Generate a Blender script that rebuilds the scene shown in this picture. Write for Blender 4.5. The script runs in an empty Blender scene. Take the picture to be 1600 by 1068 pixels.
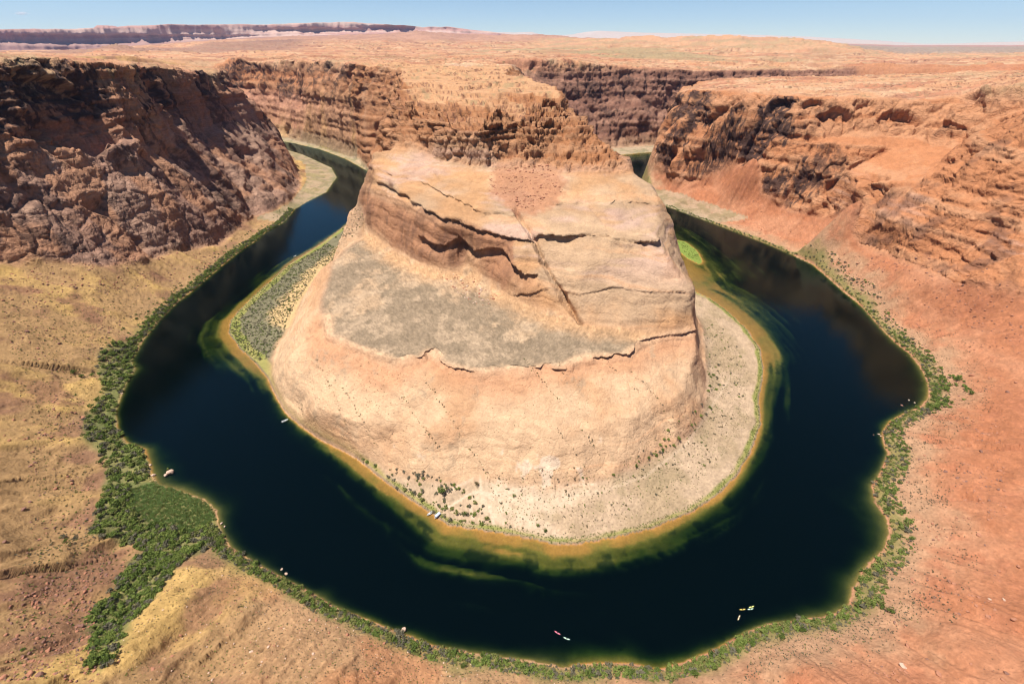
import bpy, math, random, time
import numpy as np
from mathutils.geometry import delaunay_2d_cdt
from mathutils import Vector, Matrix

T0 = time.time()
random.seed(7)
RNG = np.random.default_rng(11)
scene = bpy.context.scene
col = scene.collection

# ------------------------------------------------------------------ camera, sky, sun, exposure
CAM_H = 300.0                      # the overlook stands about 300 m above the river
FPX, CX, CY = 711.0, 800.0, 534.0  # focal length in pixels of the 1600 px wide photograph
PITCH = math.atan((534.0 - 70.0) / FPX)
CP, SP = math.cos(PITCH), math.sin(PITCH)

cam = bpy.data.cameras.new('camera')
cam.sensor_width = 36.0
cam.lens = FPX * 36.0 / 1600.0
cam.clip_start = 0.5
cam.clip_end = 120000.0
cam_ob = bpy.data.objects.new('camera', cam)
col.objects.link(cam_ob)
cam_ob.location = (0, 0, CAM_H)
cam_ob.rotation_euler = (math.pi / 2 - PITCH, 0, 0)
scene.camera = cam_ob

TO_SUN = Vector((-0.30, -0.06, 0.94)).normalized()
SUN_EL = math.asin(TO_SUN.z)
SUN_AZ = math.atan2(TO_SUN.x, TO_SUN.y)      # clockwise from +Y
world = bpy.data.worlds.new('World')
scene.world = world
world.use_nodes = True
nt = world.node_tree
nt.nodes.clear()
sky = nt.nodes.new('ShaderNodeTexSky')
sky.sky_type = 'NISHITA'
sky.sun_disc = False
sky.sun_elevation = SUN_EL
sky.sun_rotation = SUN_AZ
sky.altitude = 2600.0
sky.air_density = 1.0
sky.dust_density = 0.0
sky.ozone_density = 4.0
bg = nt.nodes.new('ShaderNodeBackground')
bg.inputs['Strength'].default_value = 0.072
out = nt.nodes.new('ShaderNodeOutputWorld')
nt.links.new(sky.outputs[0], bg.inputs['Color'])
nt.links.new(bg.outputs[0], out.inputs['Surface'])

sun = bpy.data.lights.new('sun', 'SUN')
sun.energy = 5.0
sun.angle = math.radians(0.53)
sun.color = (1.0, 0.945, 0.86)
sun_ob = bpy.data.objects.new('sun', sun)
col.objects.link(sun_ob)
sun_ob.rotation_euler = TO_SUN.to_track_quat('Z', 'Y').to_euler()
sun_ob.location = (-200, -200, 900)

scene.view_settings.view_transform = 'Standard'
scene.view_settings.look = 'None'
scene.view_settings.gamma = 1.0
scene.view_settings.use_curve_mapping = False
scene.view_settings.exposure = 0.65
scene.render.engine = 'CYCLES'
scene.cycles.use_denoising = True
scene.cycles.filter_width = 1.15
scene.cycles.max_bounces = 6
scene.cycles.diffuse_bounces = 3
scene.cycles.glossy_bounces = 2
scene.cycles.transparent_max_bounces = 12
scene.cycles.volume_bounces = 1
scene.cycles.caustics_reflective = False
scene.cycles.caustics_refractive = False

# ------------------------------------------------------------------ survey helpers: sight lines from the overlook
def ray(px, py):
    dx, dy = px - CX, py - CY
    return dx, FPX * CP - dy * SP, FPX * SP + dy * CP     # right, forward, down

def atz(px, py, z):                # point of a sight line at a known height above the river
    x, f, d = ray(px, py)
    t = (CAM_H - z) / d
    return (x * t, f * t, z)

def aty(px, py, Y):                # point of a sight line at a known distance ahead
    x, f, d = ray(px, py)
    t = Y / f
    return (x * t, Y, CAM_H - t * d)

def atr(px, py, r):                # point of a sight line at a known ground range
    x, f, d = ray(px, py)
    t = r / math.hypot(x, f)
    return (x * t, f * t, CAM_H - t * d)

def Zl(z, *pts):
    return [atz(p[0], p[1], z if len(p) == 2 else p[2]) for p in pts]

def Yl(*pts):
    return [aty(*p) for p in pts]

def Rl(r, *pts):
    return [atr(p[0], p[1], r) for p in pts]

def proj(P):                       # for level of detail only: size of an edge as seen from the overlook
    x, y, z = P[:, 0], P[:, 1], P[:, 2] - CAM_H
    f = np.maximum(y * CP - z * SP, 1.0)
    u = y * SP + z * CP
    return CX + FPX * x / f, CY - FPX * u / f, f

# ------------------------------------------------------------------ noise
_perm = np.random.default_rng(5).permutation(1024).astype(np.int32)
_perm2 = np.concatenate([_perm, _perm])
_val = np.random.default_rng(6).uniform(-1, 1, 1024).astype(np.float32)

def vnoise(x, y, z=None):
    x = np.asarray(x, dtype=np.float32); y = np.asarray(y, dtype=np.float32)
    xi = np.floor(x).astype(np.int32); yi = np.floor(y).astype(np.int32)
    fx = x - xi; fy = y - yi
    fx = fx * fx * fx * (fx * (fx * 6 - 15) + 10); fy = fy * fy * fy * (fy * (fy * 6 - 15) + 10)
    X0 = _perm2[xi & 1023]; X1 = _perm2[(xi + 1) & 1023]
    y0 = yi & 1023; y1 = (yi + 1) & 1023
    A = _perm2[X0 + y0]; B = _perm2[X1 + y0]; C = _perm2[X0 + y1]; D = _perm2[X1 + y1]
    if z is None:
        a, b, c, d = _val[A], _val[B], _val[C], _val[D]
        return (a + (b - a) * fx) * (1 - fy) + (c + (d - c) * fx) * fy
    z = np.asarray(z, dtype=np.float32)
    zi = np.floor(z).astype(np.int32); fz = z - zi
    fz = fz * fz * fz * (fz * (fz * 6 - 15) + 10)
    r = []
    for k in (0, 1):
        zz = (zi + k) & 1023
        a, b, c, d = _val[_perm2[A + zz]], _val[_perm2[B + zz]], _val[_perm2[C + zz]], _val[_perm2[D + zz]]
        r.append((a + (b - a) * fx) * (1 - fy) + (c + (d - c) * fx) * fy)
    return r[0] + (r[1] - r[0]) * fz

def fbm(x, y, z=None, oct=4, gain=0.5, lac=2.03):
    s = 0.0; a = 1.0; n = 0.0
    for i in range(oct):
        s = s + a * vnoise(x + 17.3 * i, y - 9.1 * i, None if z is None else z + 5.7 * i)
        n += a; a *= gain
        x = x * lac; y = y * lac
        if z is not None: z = z * lac
    return s / n

def ridged(x, y, z=None, oct=3):
    s = 0.0; a = 1.0; n = 0.0
    for i in range(oct):
        s = s + a * (1 - 2.0 * np.abs(vnoise(x + 31.7 * i, y + 11.9 * i, None if z is None else z - 8.3 * i)))
        n += a; a *= 0.5
        x = x * 2.1; y = y * 2.1
        if z is not None: z = z * 2.1
    return s / n

def sstep(a, b, x):
    t = np.clip((x - a) / (b - a), 0, 1)
    return t * t * (3 - 2 * t)

def in_poly(x, y, poly):
    poly = np.asarray([p[:2] for p in poly], dtype=np.float64)
    res = np.zeros(x.shape, dtype=bool)
    m = (x > poly[:, 0].min()) & (x < poly[:, 0].max()) & (y > poly[:, 1].min()) & (y < poly[:, 1].max())
    if not m.any(): return res
    xs, ys = x[m], y[m]; r = np.zeros(xs.shape, dtype=bool)
    n = len(poly)
    for i in range(n):
        x0, y0 = poly[i]; x1, y1 = poly[(i + 1) % n]
        if y0 == y1: continue
        c = (y0 > ys) != (y1 > ys)
        r ^= c & (xs < (x1 - x0) * (ys - y0) / (y1 - y0) + x0)
    res[m] = r
    return res

def worley(x, y, z, seed=0):        # two nearest feature points: (F1, F2, value of the nearest cell)
    xi, yi, zi = [np.floor(q).astype(np.int32) for q in (x, y, z)]
    f1 = np.full(x.shape, 9.0, np.float32); f2 = f1.copy(); val = np.zeros(x.shape, np.float32)
    for a in (-1, 0, 1):
        pa = _perm2[(xi + a + seed) & 1023]
        for b in (-1, 0, 1):
            pb = _perm2[pa + ((yi + b) & 1023)]
            for c in (-1, 0, 1):
                h = _perm2[pb + ((zi + c) & 1023)]
                dx = (xi + a + 0.5 + 0.48 * _val[h] - x).astype(np.float32); dy = (yi + b + 0.5 + 0.48 * _val[(h + 311) & 1023] - y).astype(np.float32)
                dz = (zi + c + 0.5 + 0.48 * _val[(h + 677) & 1023] - z).astype(np.float32)
                d = dx * dx + dy * dy + dz * dz
                m = d < f1
                f2 = np.where(m, f1, np.minimum(f2, d)); val = np.where(m, _val[(h + 97) & 1023], val); f1 = np.where(m, d, f1)
    return np.sqrt(f1), np.sqrt(f2), val

def line_dist(x, y, line, closed=False):
    L = np.asarray([p[:2] for p in line], dtype=np.float64)
    if closed: L = np.vstack([L, L[:1]])
    best = np.full(x.shape, 1e9); along = np.zeros(x.shape); acc = 0.0
    for a, b in zip(L[:-1], L[1:]):
        d = b - a; l2 = d @ d
        if l2 == 0: continue
        t = np.clip(((x - a[0]) * d[0] + (y - a[1]) * d[1]) / l2, 0, 1)
        q = (x - a[0] - t * d[0]) ** 2 + (y - a[1] - t * d[1]) ** 2
        m = q < best
        best[m] = q[m]; along[m] = acc + t[m] * math.sqrt(l2)
        acc += math.sqrt(l2)
    return np.sqrt(best), along

# ------------------------------------------------------------------ survey lines of the canyon
SHORE_IN = [(1300, 1790, 0), (1000, 1780, 0), (700, 1700, 0), (480, 1625, 0), (330, 1560, 0), (250, 1420, 0), (215, 1250, 0), (215, 1050, 0), (232, 900, 0), (262, 780, 0), (268, 690, 0)] + Zl(0,
    (1086, 455), (1110, 466), (1140, 488), (1168, 515), (1188, 545), (1194, 580), (1186, 622), (1189, 662), (1174, 705), (1150, 745),
    (1120, 775), (1080, 800), (1020, 825), (960, 840), (905, 849), (862, 850), (835, 842), (790, 834), (742, 827), (700, 820), (668, 798),
    (635, 776), (600, 751), (560, 718), (540, 706), (500, 686), (470, 665), (445, 643), (428, 612), (418, 590), (400, 568), (375, 545),
    (357, 520), (360, 500), (385, 472), (415, 445), (450, 414), (500, 382), (540, 352), (571, 328), (570, 290), (576, 268),
    (540, 248), (500, 233), (460, 224), (432, 219)) + [(-1160, 1930, 0)]
SHORE_OUT = [(1300, 1700, 0), (1000, 1690, 0), (700, 1610, 0), (520, 1530, 0), (430, 1470, 0)] + Zl(0, (1012, 262)) + [
    (338, 1230, 0), (326, 1120, 0)] + Zl(0,
    (1028, 318), (1060, 329), (1090, 340), (1130, 355), (1170, 370), (1210, 386), (1240, 399), (1270, 413), (1292, 432), (1320, 457),
    (1345, 477), (1365, 500), (1385, 522), (1402, 537), (1422, 553), (1437, 572), (1449, 595), (1452, 617), (1440, 634), (1412, 646),
    (1392, 657), (1378, 676), (1380, 692), (1387, 708), (1378, 733), (1362, 760), (1366, 783), (1385, 808), (1390, 830), (1382, 858),
    (1360, 877), (1344, 896), (1332, 920), (1327, 945), (1298, 961), (1260, 966), (1200, 975), (1168, 985), (1125, 1010), (1080, 1030),
    (1030, 1046), (980, 1036), (930, 1036), (880, 1042), (840, 1034), (750, 1021), (680, 1009), (620, 986), (570, 966), (520, 946), (470, 916),
    (440, 901), (400, 880), (362, 856), (346, 830), (338, 796), (318, 779), (280, 765), (246, 757), (236, 737), (226, 701), (196, 690),
    (184, 670), (181, 642), (196, 602), (211, 577), (205, 563), (225, 530), (250, 500), (280, 470), (300, 455), (340, 421), (370, 396),
    (400, 376), (415, 363), (445, 346), (460, 327), (480, 315), (510, 300), (526, 277), (518, 262), (472, 241), (440, 232)) + [
    (-1000, 1790, 0), (-1180, 1820, 0)]
RIVER = SHORE_IN + SHORE_OUT[::-1]

ROCK_BASE = Zl(8, (575, 362, 22), (560, 380, 15), (524, 402, 11), (505, 430), (472, 470), (455, 510), (433, 537, 6), (424, 562, 4), (424, 590, 2))
ROCK_WET = Zl(1.2, (431, 612), (447, 642), (472, 663), (502, 684), (541, 703), (560, 714))
ROCK_FRONT = Zl(7, (572, 716, 3), (612, 736, 5), (655, 748), (700, 752), (760, 750), (850, 765), (905, 757), (960, 742), (1010, 722), (1060, 692), (1090, 662),
    (1099, 630)) + [atz(1101, 600, 8), atz(1098, 560, 8), atz(1093, 510, 9)] + [(228, 545, 9), (226, 640, 9), (222, 720, 9), (205, 800, 9), (190, 900, 9), (180, 1050, 10), (190, 1250, 12), (220, 1420, 10)]
DOME_MID = Zl(34, (448, 560, 30), (462, 600, 26), (500, 640, 26), (560, 660, 28), (640, 668, 32), (720, 672), (860, 680), (980, 655, 34), (1050, 620, 34), (1078, 580, 36), (1086, 540, 40))
LIP = Zl(58.5, (503, 498, 61), (511, 524, 60), (560, 544), (620, 567), (660, 557), (668, 548), (700, 570), (745, 583), (790, 578), (820, 582), (850, 571), (880, 573), (905, 563),
    (938, 556), (980, 553), (1000, 538), (1040, 524), (1084, 519))
LIP_LOW = [(x * (1 - 2.6 / math.hypot(x, y)), y * (1 - 2.6 / math.hypot(x, y)), z - 4.6) for x, y, z in LIP]
TERR_L = Zl(64, (565, 372, 74), (540, 388, 72), (518, 408, 69), (514, 430, 67), (500, 468, 64))
CLIFF_FOOT = Zl(70, (577, 366, 75), (590, 374, 75), (620, 396, 74), (660, 417, 73), (700, 429, 72), (735, 427, 72), (760, 441, 70), (790, 463, 68), (830, 481, 67), (870, 491, 66), (905, 505, 65),
    (960, 512, 63), (1020, 519, 61), (1082, 512, 60.5)) + [(207, 482, 72), (212, 585, 84), (206, 680, 66), (200, 740, 50)]
CLIFF_MID = Zl(100, (800, 425, 98), (830, 445, 88), (860, 440, 93), (905, 440, 95), (960, 440, 96), (1020, 450, 94), (1078, 462, 88))
BAND_TOP = Zl(137, (577, 275, 145), (605, 290, 142), (650, 315, 139.5), (700, 340, 133), (740, 355, 127.5), (800, 371, 124), (825, 376, 122), (882, 371, 125), (910, 369, 127), (960, 376, 127), (1018, 376, 126)) + [
    atz(1022, 345, 133), atz(1023, 302, 147), (172, 660, 146), (165, 740, 130)]
BAND_TOP2 = Zl(142, (590, 270, 152), (620, 285, 149), (660, 303, 143), (700, 324, 137), (740, 338, 134), (800, 350, 131), (828, 354, 130), (882, 354, 131), (960, 359, 132), (1012, 360, 131))
BENCH_TOP = Zl(166, (585, 235, 176), (620, 228, 180), (650, 238, 176), (680, 247, 171), (730, 257, 168), (780, 262, 166), (830, 264, 165), (880, 270, 164), (940, 272, 163), (984, 270, 162)) + [(160, 660, 156), (148, 740, 145)]
MASS_MID = Zl(200, (640, 195, 204), (700, 205, 205), (740, 212, 203), (800, 208, 201), (850, 200, 201), (900, 205, 198), (940, 222, 190))
MASS_TOP = Zl(237, (622, 160, 230), (655, 156, 233), (700, 160, 234.5), (750, 160, 236), (790, 164, 235), (830, 156, 238.5), (862, 150, 240), (878, 147, 241), (905, 172, 226), (945, 215, 197), (978, 240, 178))
BUTTE_TOP = Zl(246, (628, 140, 244), (660, 134, 246), (720, 134, 247), (780, 140, 244.5), (830, 138, 245), (868, 138, 244))
BUTTE_R = [aty(868, 134, 860), aty(842, 125, 960), aty(812, 116, 1080), aty(790, 112, 1180), (0, 1350, 253), (10, 1500, 254)]
BUTTE_RLOW = [(175, 800, 110), (130, 960, 110), (100, 1100, 110), (110, 1250, 110), (140, 1400, 90), (140, 1540, 90), (180, 1620, 110)]
BUTTE_L = [aty(628, 128, 900), aty(626, 115, 1130), aty(624, 106, 1340)]
BUTTE_LMID = [aty(592, 215, 800), aty(598, 205, 950), aty(602, 195, 1100), aty(603, 192, 1240)]
BUTTE_LLOW = [aty(578, 300, 690), aty(578, 285, 800)] + Zl(12, (577, 278, 30), (580, 262, 18))
# far side of the upper left reach
FARL_BASE = Zl(6, (560, 246), (530, 236), (500, 226), (470, 219), (440, 211), (415, 205)) + [(-1200, 1980, 10)]
FARL_MID = Yl((606, 170, 1390), (560, 152, 1500), (500, 150, 1700), (450, 150, 1930), (400, 155, 2080)) + [(-1200, 2130, 130)]
FARL_RIM = Yl((622, 110, 1450), (600, 103, 1490), (560, 101, 1545), (520, 96, 1690), (450, 94, 1970), (400, 99, 2120)) + [(-1200, 2180, 248)]
# left wall
LW_RIM = [(-760, 250, 294), (-725, 400, 292), (-690, 560, 290)] + Yl((0, 89, 700), (60, 89, 760), (110, 93, 800), (155, 96, 850), (162, 98, 820), (205, 101, 850), (215, 101, 940), (262, 106, 1000), (300, 110, 1090), (340, 112, 1200)) + [
    (-720, 1320, 245), (-820, 1470, 242), (-1000, 1560, 242), (-1250, 1620, 245)]
LW_MID = [(-700, 250, 200), (-675, 400, 205), (-655, 560, 205)] + Yl((0, 222, 615), (70, 232, 655), (115, 228, 700), (150, 218, 735), (163, 225, 718), (200, 225, 748), (222, 215, 800), (262, 215, 850), (310, 200, 1010), (355, 185, 1120), (392, 205, 1180)) + [
    (-640, 1330, 120), (-760, 1500, 110), (-1000, 1640, 110), (-1230, 1700, 110)]
LW_BASE = [(-665, 200, 100), (-640, 300, 95), (-615, 430, 88)] + Zl(60, (0, 418, 74), (70, 412, 68), (150, 412, 58), (170, 412, 54), (200, 410, 46), (250, 402, 30), (300, 392, 19), (345, 385, 11), (395, 340, 9), (420, 335, 7), (452, 318, 7), (470, 295, 8), (472, 280, 10), (455, 256, 14), (436, 239, 16)) + [
    (-980, 1740, 14), (-1200, 1780, 14)]
# left talus
TAL_1 = Zl(35, (0, 470, 62), (80, 470, 45), (150, 460, 36), (220, 450, 20), (270, 440, 9))
TAL_2 = Zl(35, (-100, 540, 66), (0, 520, 55), (80, 520, 36), (150, 505, 20), (190, 510, 10))
TAL_3 = Zl(35, (-100, 610, 60), (0, 580, 44), (60, 565, 34), (110, 572, 20), (150, 580, 9))
TAL_G1 = Zl(35, (-100, 640, 52), (0, 612, 38), (60, 605, 26), (110, 597, 13), (150, 592, 6))
TAL_4 = Zl(35, (-100, 720, 56), (0, 690, 36), (70, 680, 22), (130, 672, 8))
TAL_5 = Zl(35, (-100, 850, 58), (0, 790, 38), (60, 780, 25), (130, 760, 9), (190, 745, 3))
TAL_6 = Zl(35, (-100, 980, 64), (0, 880, 44), (80, 860, 27), (160, 845, 12), (240, 840, 6))
TAL_7 = Zl(35, (-60, 1060, 66), (0, 980, 50), (80, 950, 36), (150, 920, 22), (200, 890, 12))
GULLY = Zl(10, (325, 838, 2), (290, 865, 5), (255, 895, 9), (215, 935, 16), (180, 990, 25), (160, 1050, 35), (150, 1110, 45))
RIDGE = Zl(30, (345, 862, 5), (310, 878, 13), (282, 897, 19), (250, 930, 26), (218, 965, 34), (190, 1012, 42), (165, 1066, 51), (150, 1120, 60))
SWALE = Zl(20, (395, 905, 9), (360, 935, 15), (320, 965, 20), (285, 1000, 26), (262, 1068, 36))
RIDGE_2 = Zl(20, (430, 930, 11), (380, 990, 23), (350, 1068, 37))
LOW_N = Zl(20, (520, 985, 9), (500, 1068, 27))
LOW_N2 = Zl(20, (640, 1030, 7), (640, 1080, 17), (800, 1075, 11), (960, 1075, 10), (1080, 1068, 9))
BELOW_1 = [(-330, 20, 110), (-250, 45, 80), (-190, 62, 66), (-120, 66, 52), (-40, 72, 36), (40, 74, 30), (120, 72, 32), (190, 66, 42), (250, 55, 55), (330, 60, 62)]
BELOW_2 = [(-400, -60, 200), (-280, -25, 150), (-190, -10, 140), (-100, 2, 130), (0, 10, 120), (100, 4, 120), (200, -8, 130), (300, -30, 140), (420, -40, 160)]
BELOW_3 = [(-420, -140, 292), (-200, -70, 292), (-90, -32, 294), (0, -18, 296), (90, -32, 294), (200, -70, 290), (420, -120, 285)]
# right talus and right wall
RT_1 = Zl(35, (1600, 1068, 43), (1450, 1060, 32), (1300, 1066, 24), (1200, 1060, 14))
RT_2 = Zl(35, (1600, 850, 31), (1500, 860, 17), (1430, 880, 7))
RT_3 = Zl(35, (1600, 700, 34), (1500, 705, 18), (1430, 710, 7))
RT_4 = Zl(35, (1600, 590, 31), (1540, 600, 15), (1490, 605, 6))
RT_5 = Zl(48, (1600, 520, 48), (1500, 510, 26), (1430, 500, 9))
RT_6 = Zl(30, (1500, 455, 47), (1420, 440, 26), (1350, 420, 9))
FLAT_R = Zl(4, (1040, 300), (1080, 315), (1120, 326), (1170, 345, 5), (1215, 365, 5), (1260, 372, 6), (1296, 384, 7))
RW_FOOT = Yl((1018, 255, 1200), (1035, 277, 1150), (1065, 293, 1090), (1100, 288, 1075), (1130, 283, 1050), (1160, 288, 1000), (1190, 308, 930), (1228, 332, 875), (1272, 340, 825), (1312, 342, 785), (1330, 368, 690)) + Zl(60, (1370, 390, 50), (1400, 396, 54), (1450, 420, 58), (1520, 440, 64), (1600, 462, 72)) + [(690, 420, 110)]
RW_A = Yl((1030, 212, 1215), (1060, 205, 1150), (1100, 215, 1095), (1150, 220, 1050), (1190, 225, 970), (1225, 232, 940), (1280, 222, 905), (1330, 226, 875), (1400, 232, 850), (1460, 236, 830), (1500, 225, 800))
RW_A2 = Yl((1225, 300, 893), (1275, 270, 868), (1320, 268, 850), (1350, 284, 770), (1400, 280, 760), (1450, 266, 745), (1490, 248, 735))
RW_B = Yl((1043, 172, 1235), (1080, 165, 1175), (1110, 168, 1115), (1150, 172, 1065), (1195, 175, 1030), (1235, 190, 960), (1282, 204, 925), (1330, 205, 905), (1400, 212, 880), (1455, 212, 860), (1500, 205, 840), (1532, 195, 820))
RW_RIM = Yl((1056, 147, 1260), (1082, 141, 1200), (1120, 141, 1140), (1165, 143, 1085), (1200, 147, 1050), (1250, 151, 985), (1300, 151, 960), (1350, 153, 945), (1400, 153, 930), (1450, 156, 915), (1500, 150, 900), (1520, 143, 890), (1540, 134, 870), (1600, 131, 840)) + [(900, 760, 262)]
RW_BACK = Yl((1062, 135, 1380), (1120, 122, 1450)) + [(700, 1480, 222), (1000, 1560, 222), (1300, 1590, 228)]
# buttress at the right edge
BT_TOP = Yl((1352, 286, 712), (1400, 285, 700), (1440, 283, 690), (1480, 275, 675), (1520, 240, 660), (1560, 210, 645), (1600, 188, 630)) + [(770, 570, 230)]
BT_MID = Yl((1350, 345, 690), (1380, 345, 660), (1440, 350, 612), (1500, 350, 577), (1560, 350, 548), (1600, 350, 527)) + [(720, 490, 160)]
BT_REAR = Yl((1545, 205, 760), (1600, 170, 740)) + [(810, 680, 245)]
# far side of the right reach
FARR_BASE = [(240, 1500, 20), (270, 1600, 10), (330, 1640, 8), (480, 1690, 8), (700, 1760, 10), (1000, 1830, 10), (1300, 1840, 10)]
FARR_L1 = Yl((950, 216, 1660), (1000, 212, 1690), (1040, 215, 1725)) + [(700, 1785, 60), (1000, 1850, 60), (1300, 1860, 60)]
FARR_L2 = Yl((935, 187, 1690), (1000, 186, 1712), (1050, 190, 1750)) + [(700, 1800, 95), (1000, 1865, 95), (1300, 1875, 95)]
FARR_M = Yl((820, 135, 1640), (880, 142, 1700), (930, 150, 1740), (1000, 152, 1775), (1060, 150, 1815)) + [(720, 1860, 150), (1000, 1920, 150), (1300, 1920, 150)]
FARR_RIM = Yl((780, 95, 1700), (830, 93, 1730), (880, 94, 1770), (940, 101, 1800), (1000, 106, 1830), (1060, 109, 1870), (1100, 112, 1900), (1140, 111, 1930)) + [(1000, 1985, 225), (1300, 1990, 225)]
NECK = [(-120, 1560, 254), (-300, 1560, 256), (-150, 1750, 258), (-100, 1640, 255)]
PLAT = Rl(2700, (-300, 80), (0, 86), (100, 88), (200, 92), (300, 95), (345, 96), (400, 90), (500, 86), (620, 90), (700, 90), (780, 88), (900, 89), (1000, 94), (1140, 102), (1300, 107), (1450, 106), (1600, 100), (1900, 95))
PLAT_RIGHT = Yl((1250, 135, 1150), (1400, 135, 1120), (1550, 122, 1050), (1300, 122, 1350), (1500, 118, 1300), (1700, 108, 1100), (1240, 112, 2000), (1500, 108, 1900))
PLAT_LEFT = [(-900, 800, 288), (-1300, 800, 288), (-900, 1200, 268), (-1300, 1400, 262), (-2000, 1500, 266), (-1500, 1720, 258), (-1400, 1950, 254), (1500, 1650, 230), (1500, 1850, 228), (-1200, 400, 292), (-800, 300, 290), (-700, 100, 292), (-2400, 900, 285), (-2400, 100, 290), (-1200, -200, 292)]

LINES = dict(SHORE_IN=SHORE_IN, SHORE_OUT=SHORE_OUT, ROCK_BASE=ROCK_BASE, ROCK_WET=ROCK_WET, ROCK_FRONT=ROCK_FRONT, DOME_MID=DOME_MID, LIP_LOW=LIP_LOW, LIP=LIP,
    TERR_L=TERR_L, CLIFF_FOOT=CLIFF_FOOT, CLIFF_MID=CLIFF_MID, BAND_TOP=BAND_TOP, BAND_TOP2=BAND_TOP2, BENCH_TOP=BENCH_TOP, MASS_MID=MASS_MID, MASS_TOP=MASS_TOP,
    BUTTE_TOP=BUTTE_TOP, BUTTE_R=BUTTE_R, BUTTE_RLOW=BUTTE_RLOW, BUTTE_L=BUTTE_L, BUTTE_LMID=BUTTE_LMID, BUTTE_LLOW=BUTTE_LLOW, FARL_BASE=FARL_BASE, FARL_MID=FARL_MID, FARL_RIM=FARL_RIM,
    LW_RIM=LW_RIM, LW_MID=LW_MID, LW_BASE=LW_BASE, TAL_1=TAL_1, TAL_2=TAL_2, TAL_3=TAL_3, TAL_G1=TAL_G1, TAL_4=TAL_4, TAL_5=TAL_5, TAL_6=TAL_6, TAL_7=TAL_7,
    GULLY=GULLY, RIDGE=RIDGE, SWALE=SWALE, RIDGE_2=RIDGE_2, LOW_N=LOW_N, LOW_N2=LOW_N2, BELOW_1=BELOW_1, BELOW_2=BELOW_2, BELOW_3=BELOW_3,
    RT_1=RT_1, RT_2=RT_2, RT_3=RT_3, RT_4=RT_4, RT_5=RT_5, RT_6=RT_6, FLAT_R=FLAT_R, RW_FOOT=RW_FOOT, RW_A=RW_A, RW_A2=RW_A2, RW_B=RW_B, RW_RIM=RW_RIM, RW_BACK=RW_BACK,
    BT_TOP=BT_TOP, BT_MID=BT_MID, BT_REAR=BT_REAR, FARR_BASE=FARR_BASE, FARR_L1=FARR_L1, FARR_L2=FARR_L2, FARR_M=FARR_M, FARR_RIM=FARR_RIM, PLAT=PLAT)
POINTS = NECK + PLAT_RIGHT + PLAT_LEFT + [(-3200, -300, 290), (3200, -300, 285), (3200, 3300, 230), (-3200, 3300, 262), (0, -300, 298), (0, 3300, 250), (1200, 900, 245), (900, 500, 250), (700, 200, 250), (600, 0, 255), (700, -200, 280), (2000, 900, 250), (620, 290, 75), (560, 200, 70), (470, 110, 72), (730, 350, 130), (-560, 330, 75), (-500, 200, 70), (-440, 120, 75)]

def cdt_mesh(lines, points):
    co, ed, zs, nm = [], [], [], []
    for name, L in lines.items():
        b = len(co)
        for p in L:
            co.append(Vector((p[0], p[1]))); zs.append(p[2]); nm.append(name)
        ed += [(b + i, b + i + 1) for i in range(len(L) - 1)]
    for p in points:
        co.append(Vector((p[0], p[1]))); zs.append(p[2]); nm.append('POINT')
    V, E, F, ov, oe, of = delaunay_2d_cdt(co, ed, [], 0, 1e-4)
    Z = np.full(len(V), np.nan)
    for i, o in enumerate(ov):
        if o: Z[i] = zs[o[0]]
    for i, o in enumerate(ov):
        if not o:                      # a crossing of two lines: mean of where they cross
            src = set()
            for e, oo in zip(E, oe):
                if i in e:
                    for k in oo:
                        if k < len(ed): src.add(k)
            zz = []
            for k in src:
                a, b = ed[k]
                d = co[b] - co[a]
                t = (V[i] - co[a]).dot(d) / d.length_squared
                zz.append(zs[a] * (1 - t) + zs[b] * t)
            Z[i] = sum(zz) / len(zz) if zz else 0
            if DEBUG: print('CROSS', sorted({nm[ed[k][0]] for k in src}), [round(c) for c in V[i]], [round(q) for q in zz])
    return np.array([(v.x, v.y) for v in V]), Z, F
DEBUG = False
N_COL, N_SIDE, ROW_PX, REFINE = 800, 80, 1.3, (3.2, 2.6, 2.4)

# ------------------------------------------------------------------ height raster of the canyon (2.5 m cells)
RX0, RX1, RY0, RY1, RC = -2650.0, 2650.0, -140.0, 2650.0, 2.5
NX, NY = int((RX1 - RX0) / RC) + 1, int((RY1 - RY0) / RC) + 1

def raster_tris(V, Z, F):
    H = np.full((NY, NX), np.nan, dtype=np.float32)
    for f in F:
        a, b, c = V[f[0]], V[f[1]], V[f[2]]
        i0 = max(0, int(math.floor((min(a[0], b[0], c[0]) - RX0) / RC))); i1 = min(NX - 1, int(math.ceil((max(a[0], b[0], c[0]) - RX0) / RC)))
        j0 = max(0, int(math.floor((min(a[1], b[1], c[1]) - RY0) / RC))); j1 = min(NY - 1, int(math.ceil((max(a[1], b[1], c[1]) - RY0) / RC)))
        if i1 < i0 or j1 < j0: continue
        den = (b[1] - c[1]) * (a[0] - c[0]) + (c[0] - b[0]) * (a[1] - c[1])
        if abs(den) < 1e-9: continue
        xs = RX0 + np.arange(i0, i1 + 1) * RC; ys = RY0 + np.arange(j0, j1 + 1) * RC
        X, Y = xs[None, :], ys[:, None]
        w0 = ((b[1] - c[1]) * (X - c[0]) + (c[0] - b[0]) * (Y - c[1])) / den
        w1 = ((c[1] - a[1]) * (X - c[0]) + (a[0] - c[0]) * (Y - c[1])) / den
        w2 = 1 - w0 - w1
        m = (w0 >= -1e-6) & (w1 >= -1e-6) & (w2 >= -1e-6)
        if m.any():
            H[j0:j1 + 1, i0:i1 + 1][m] = (w0 * Z[f[0]] + w1 * Z[f[1]] + w2 * Z[f[2]])[m]
    return H

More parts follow.
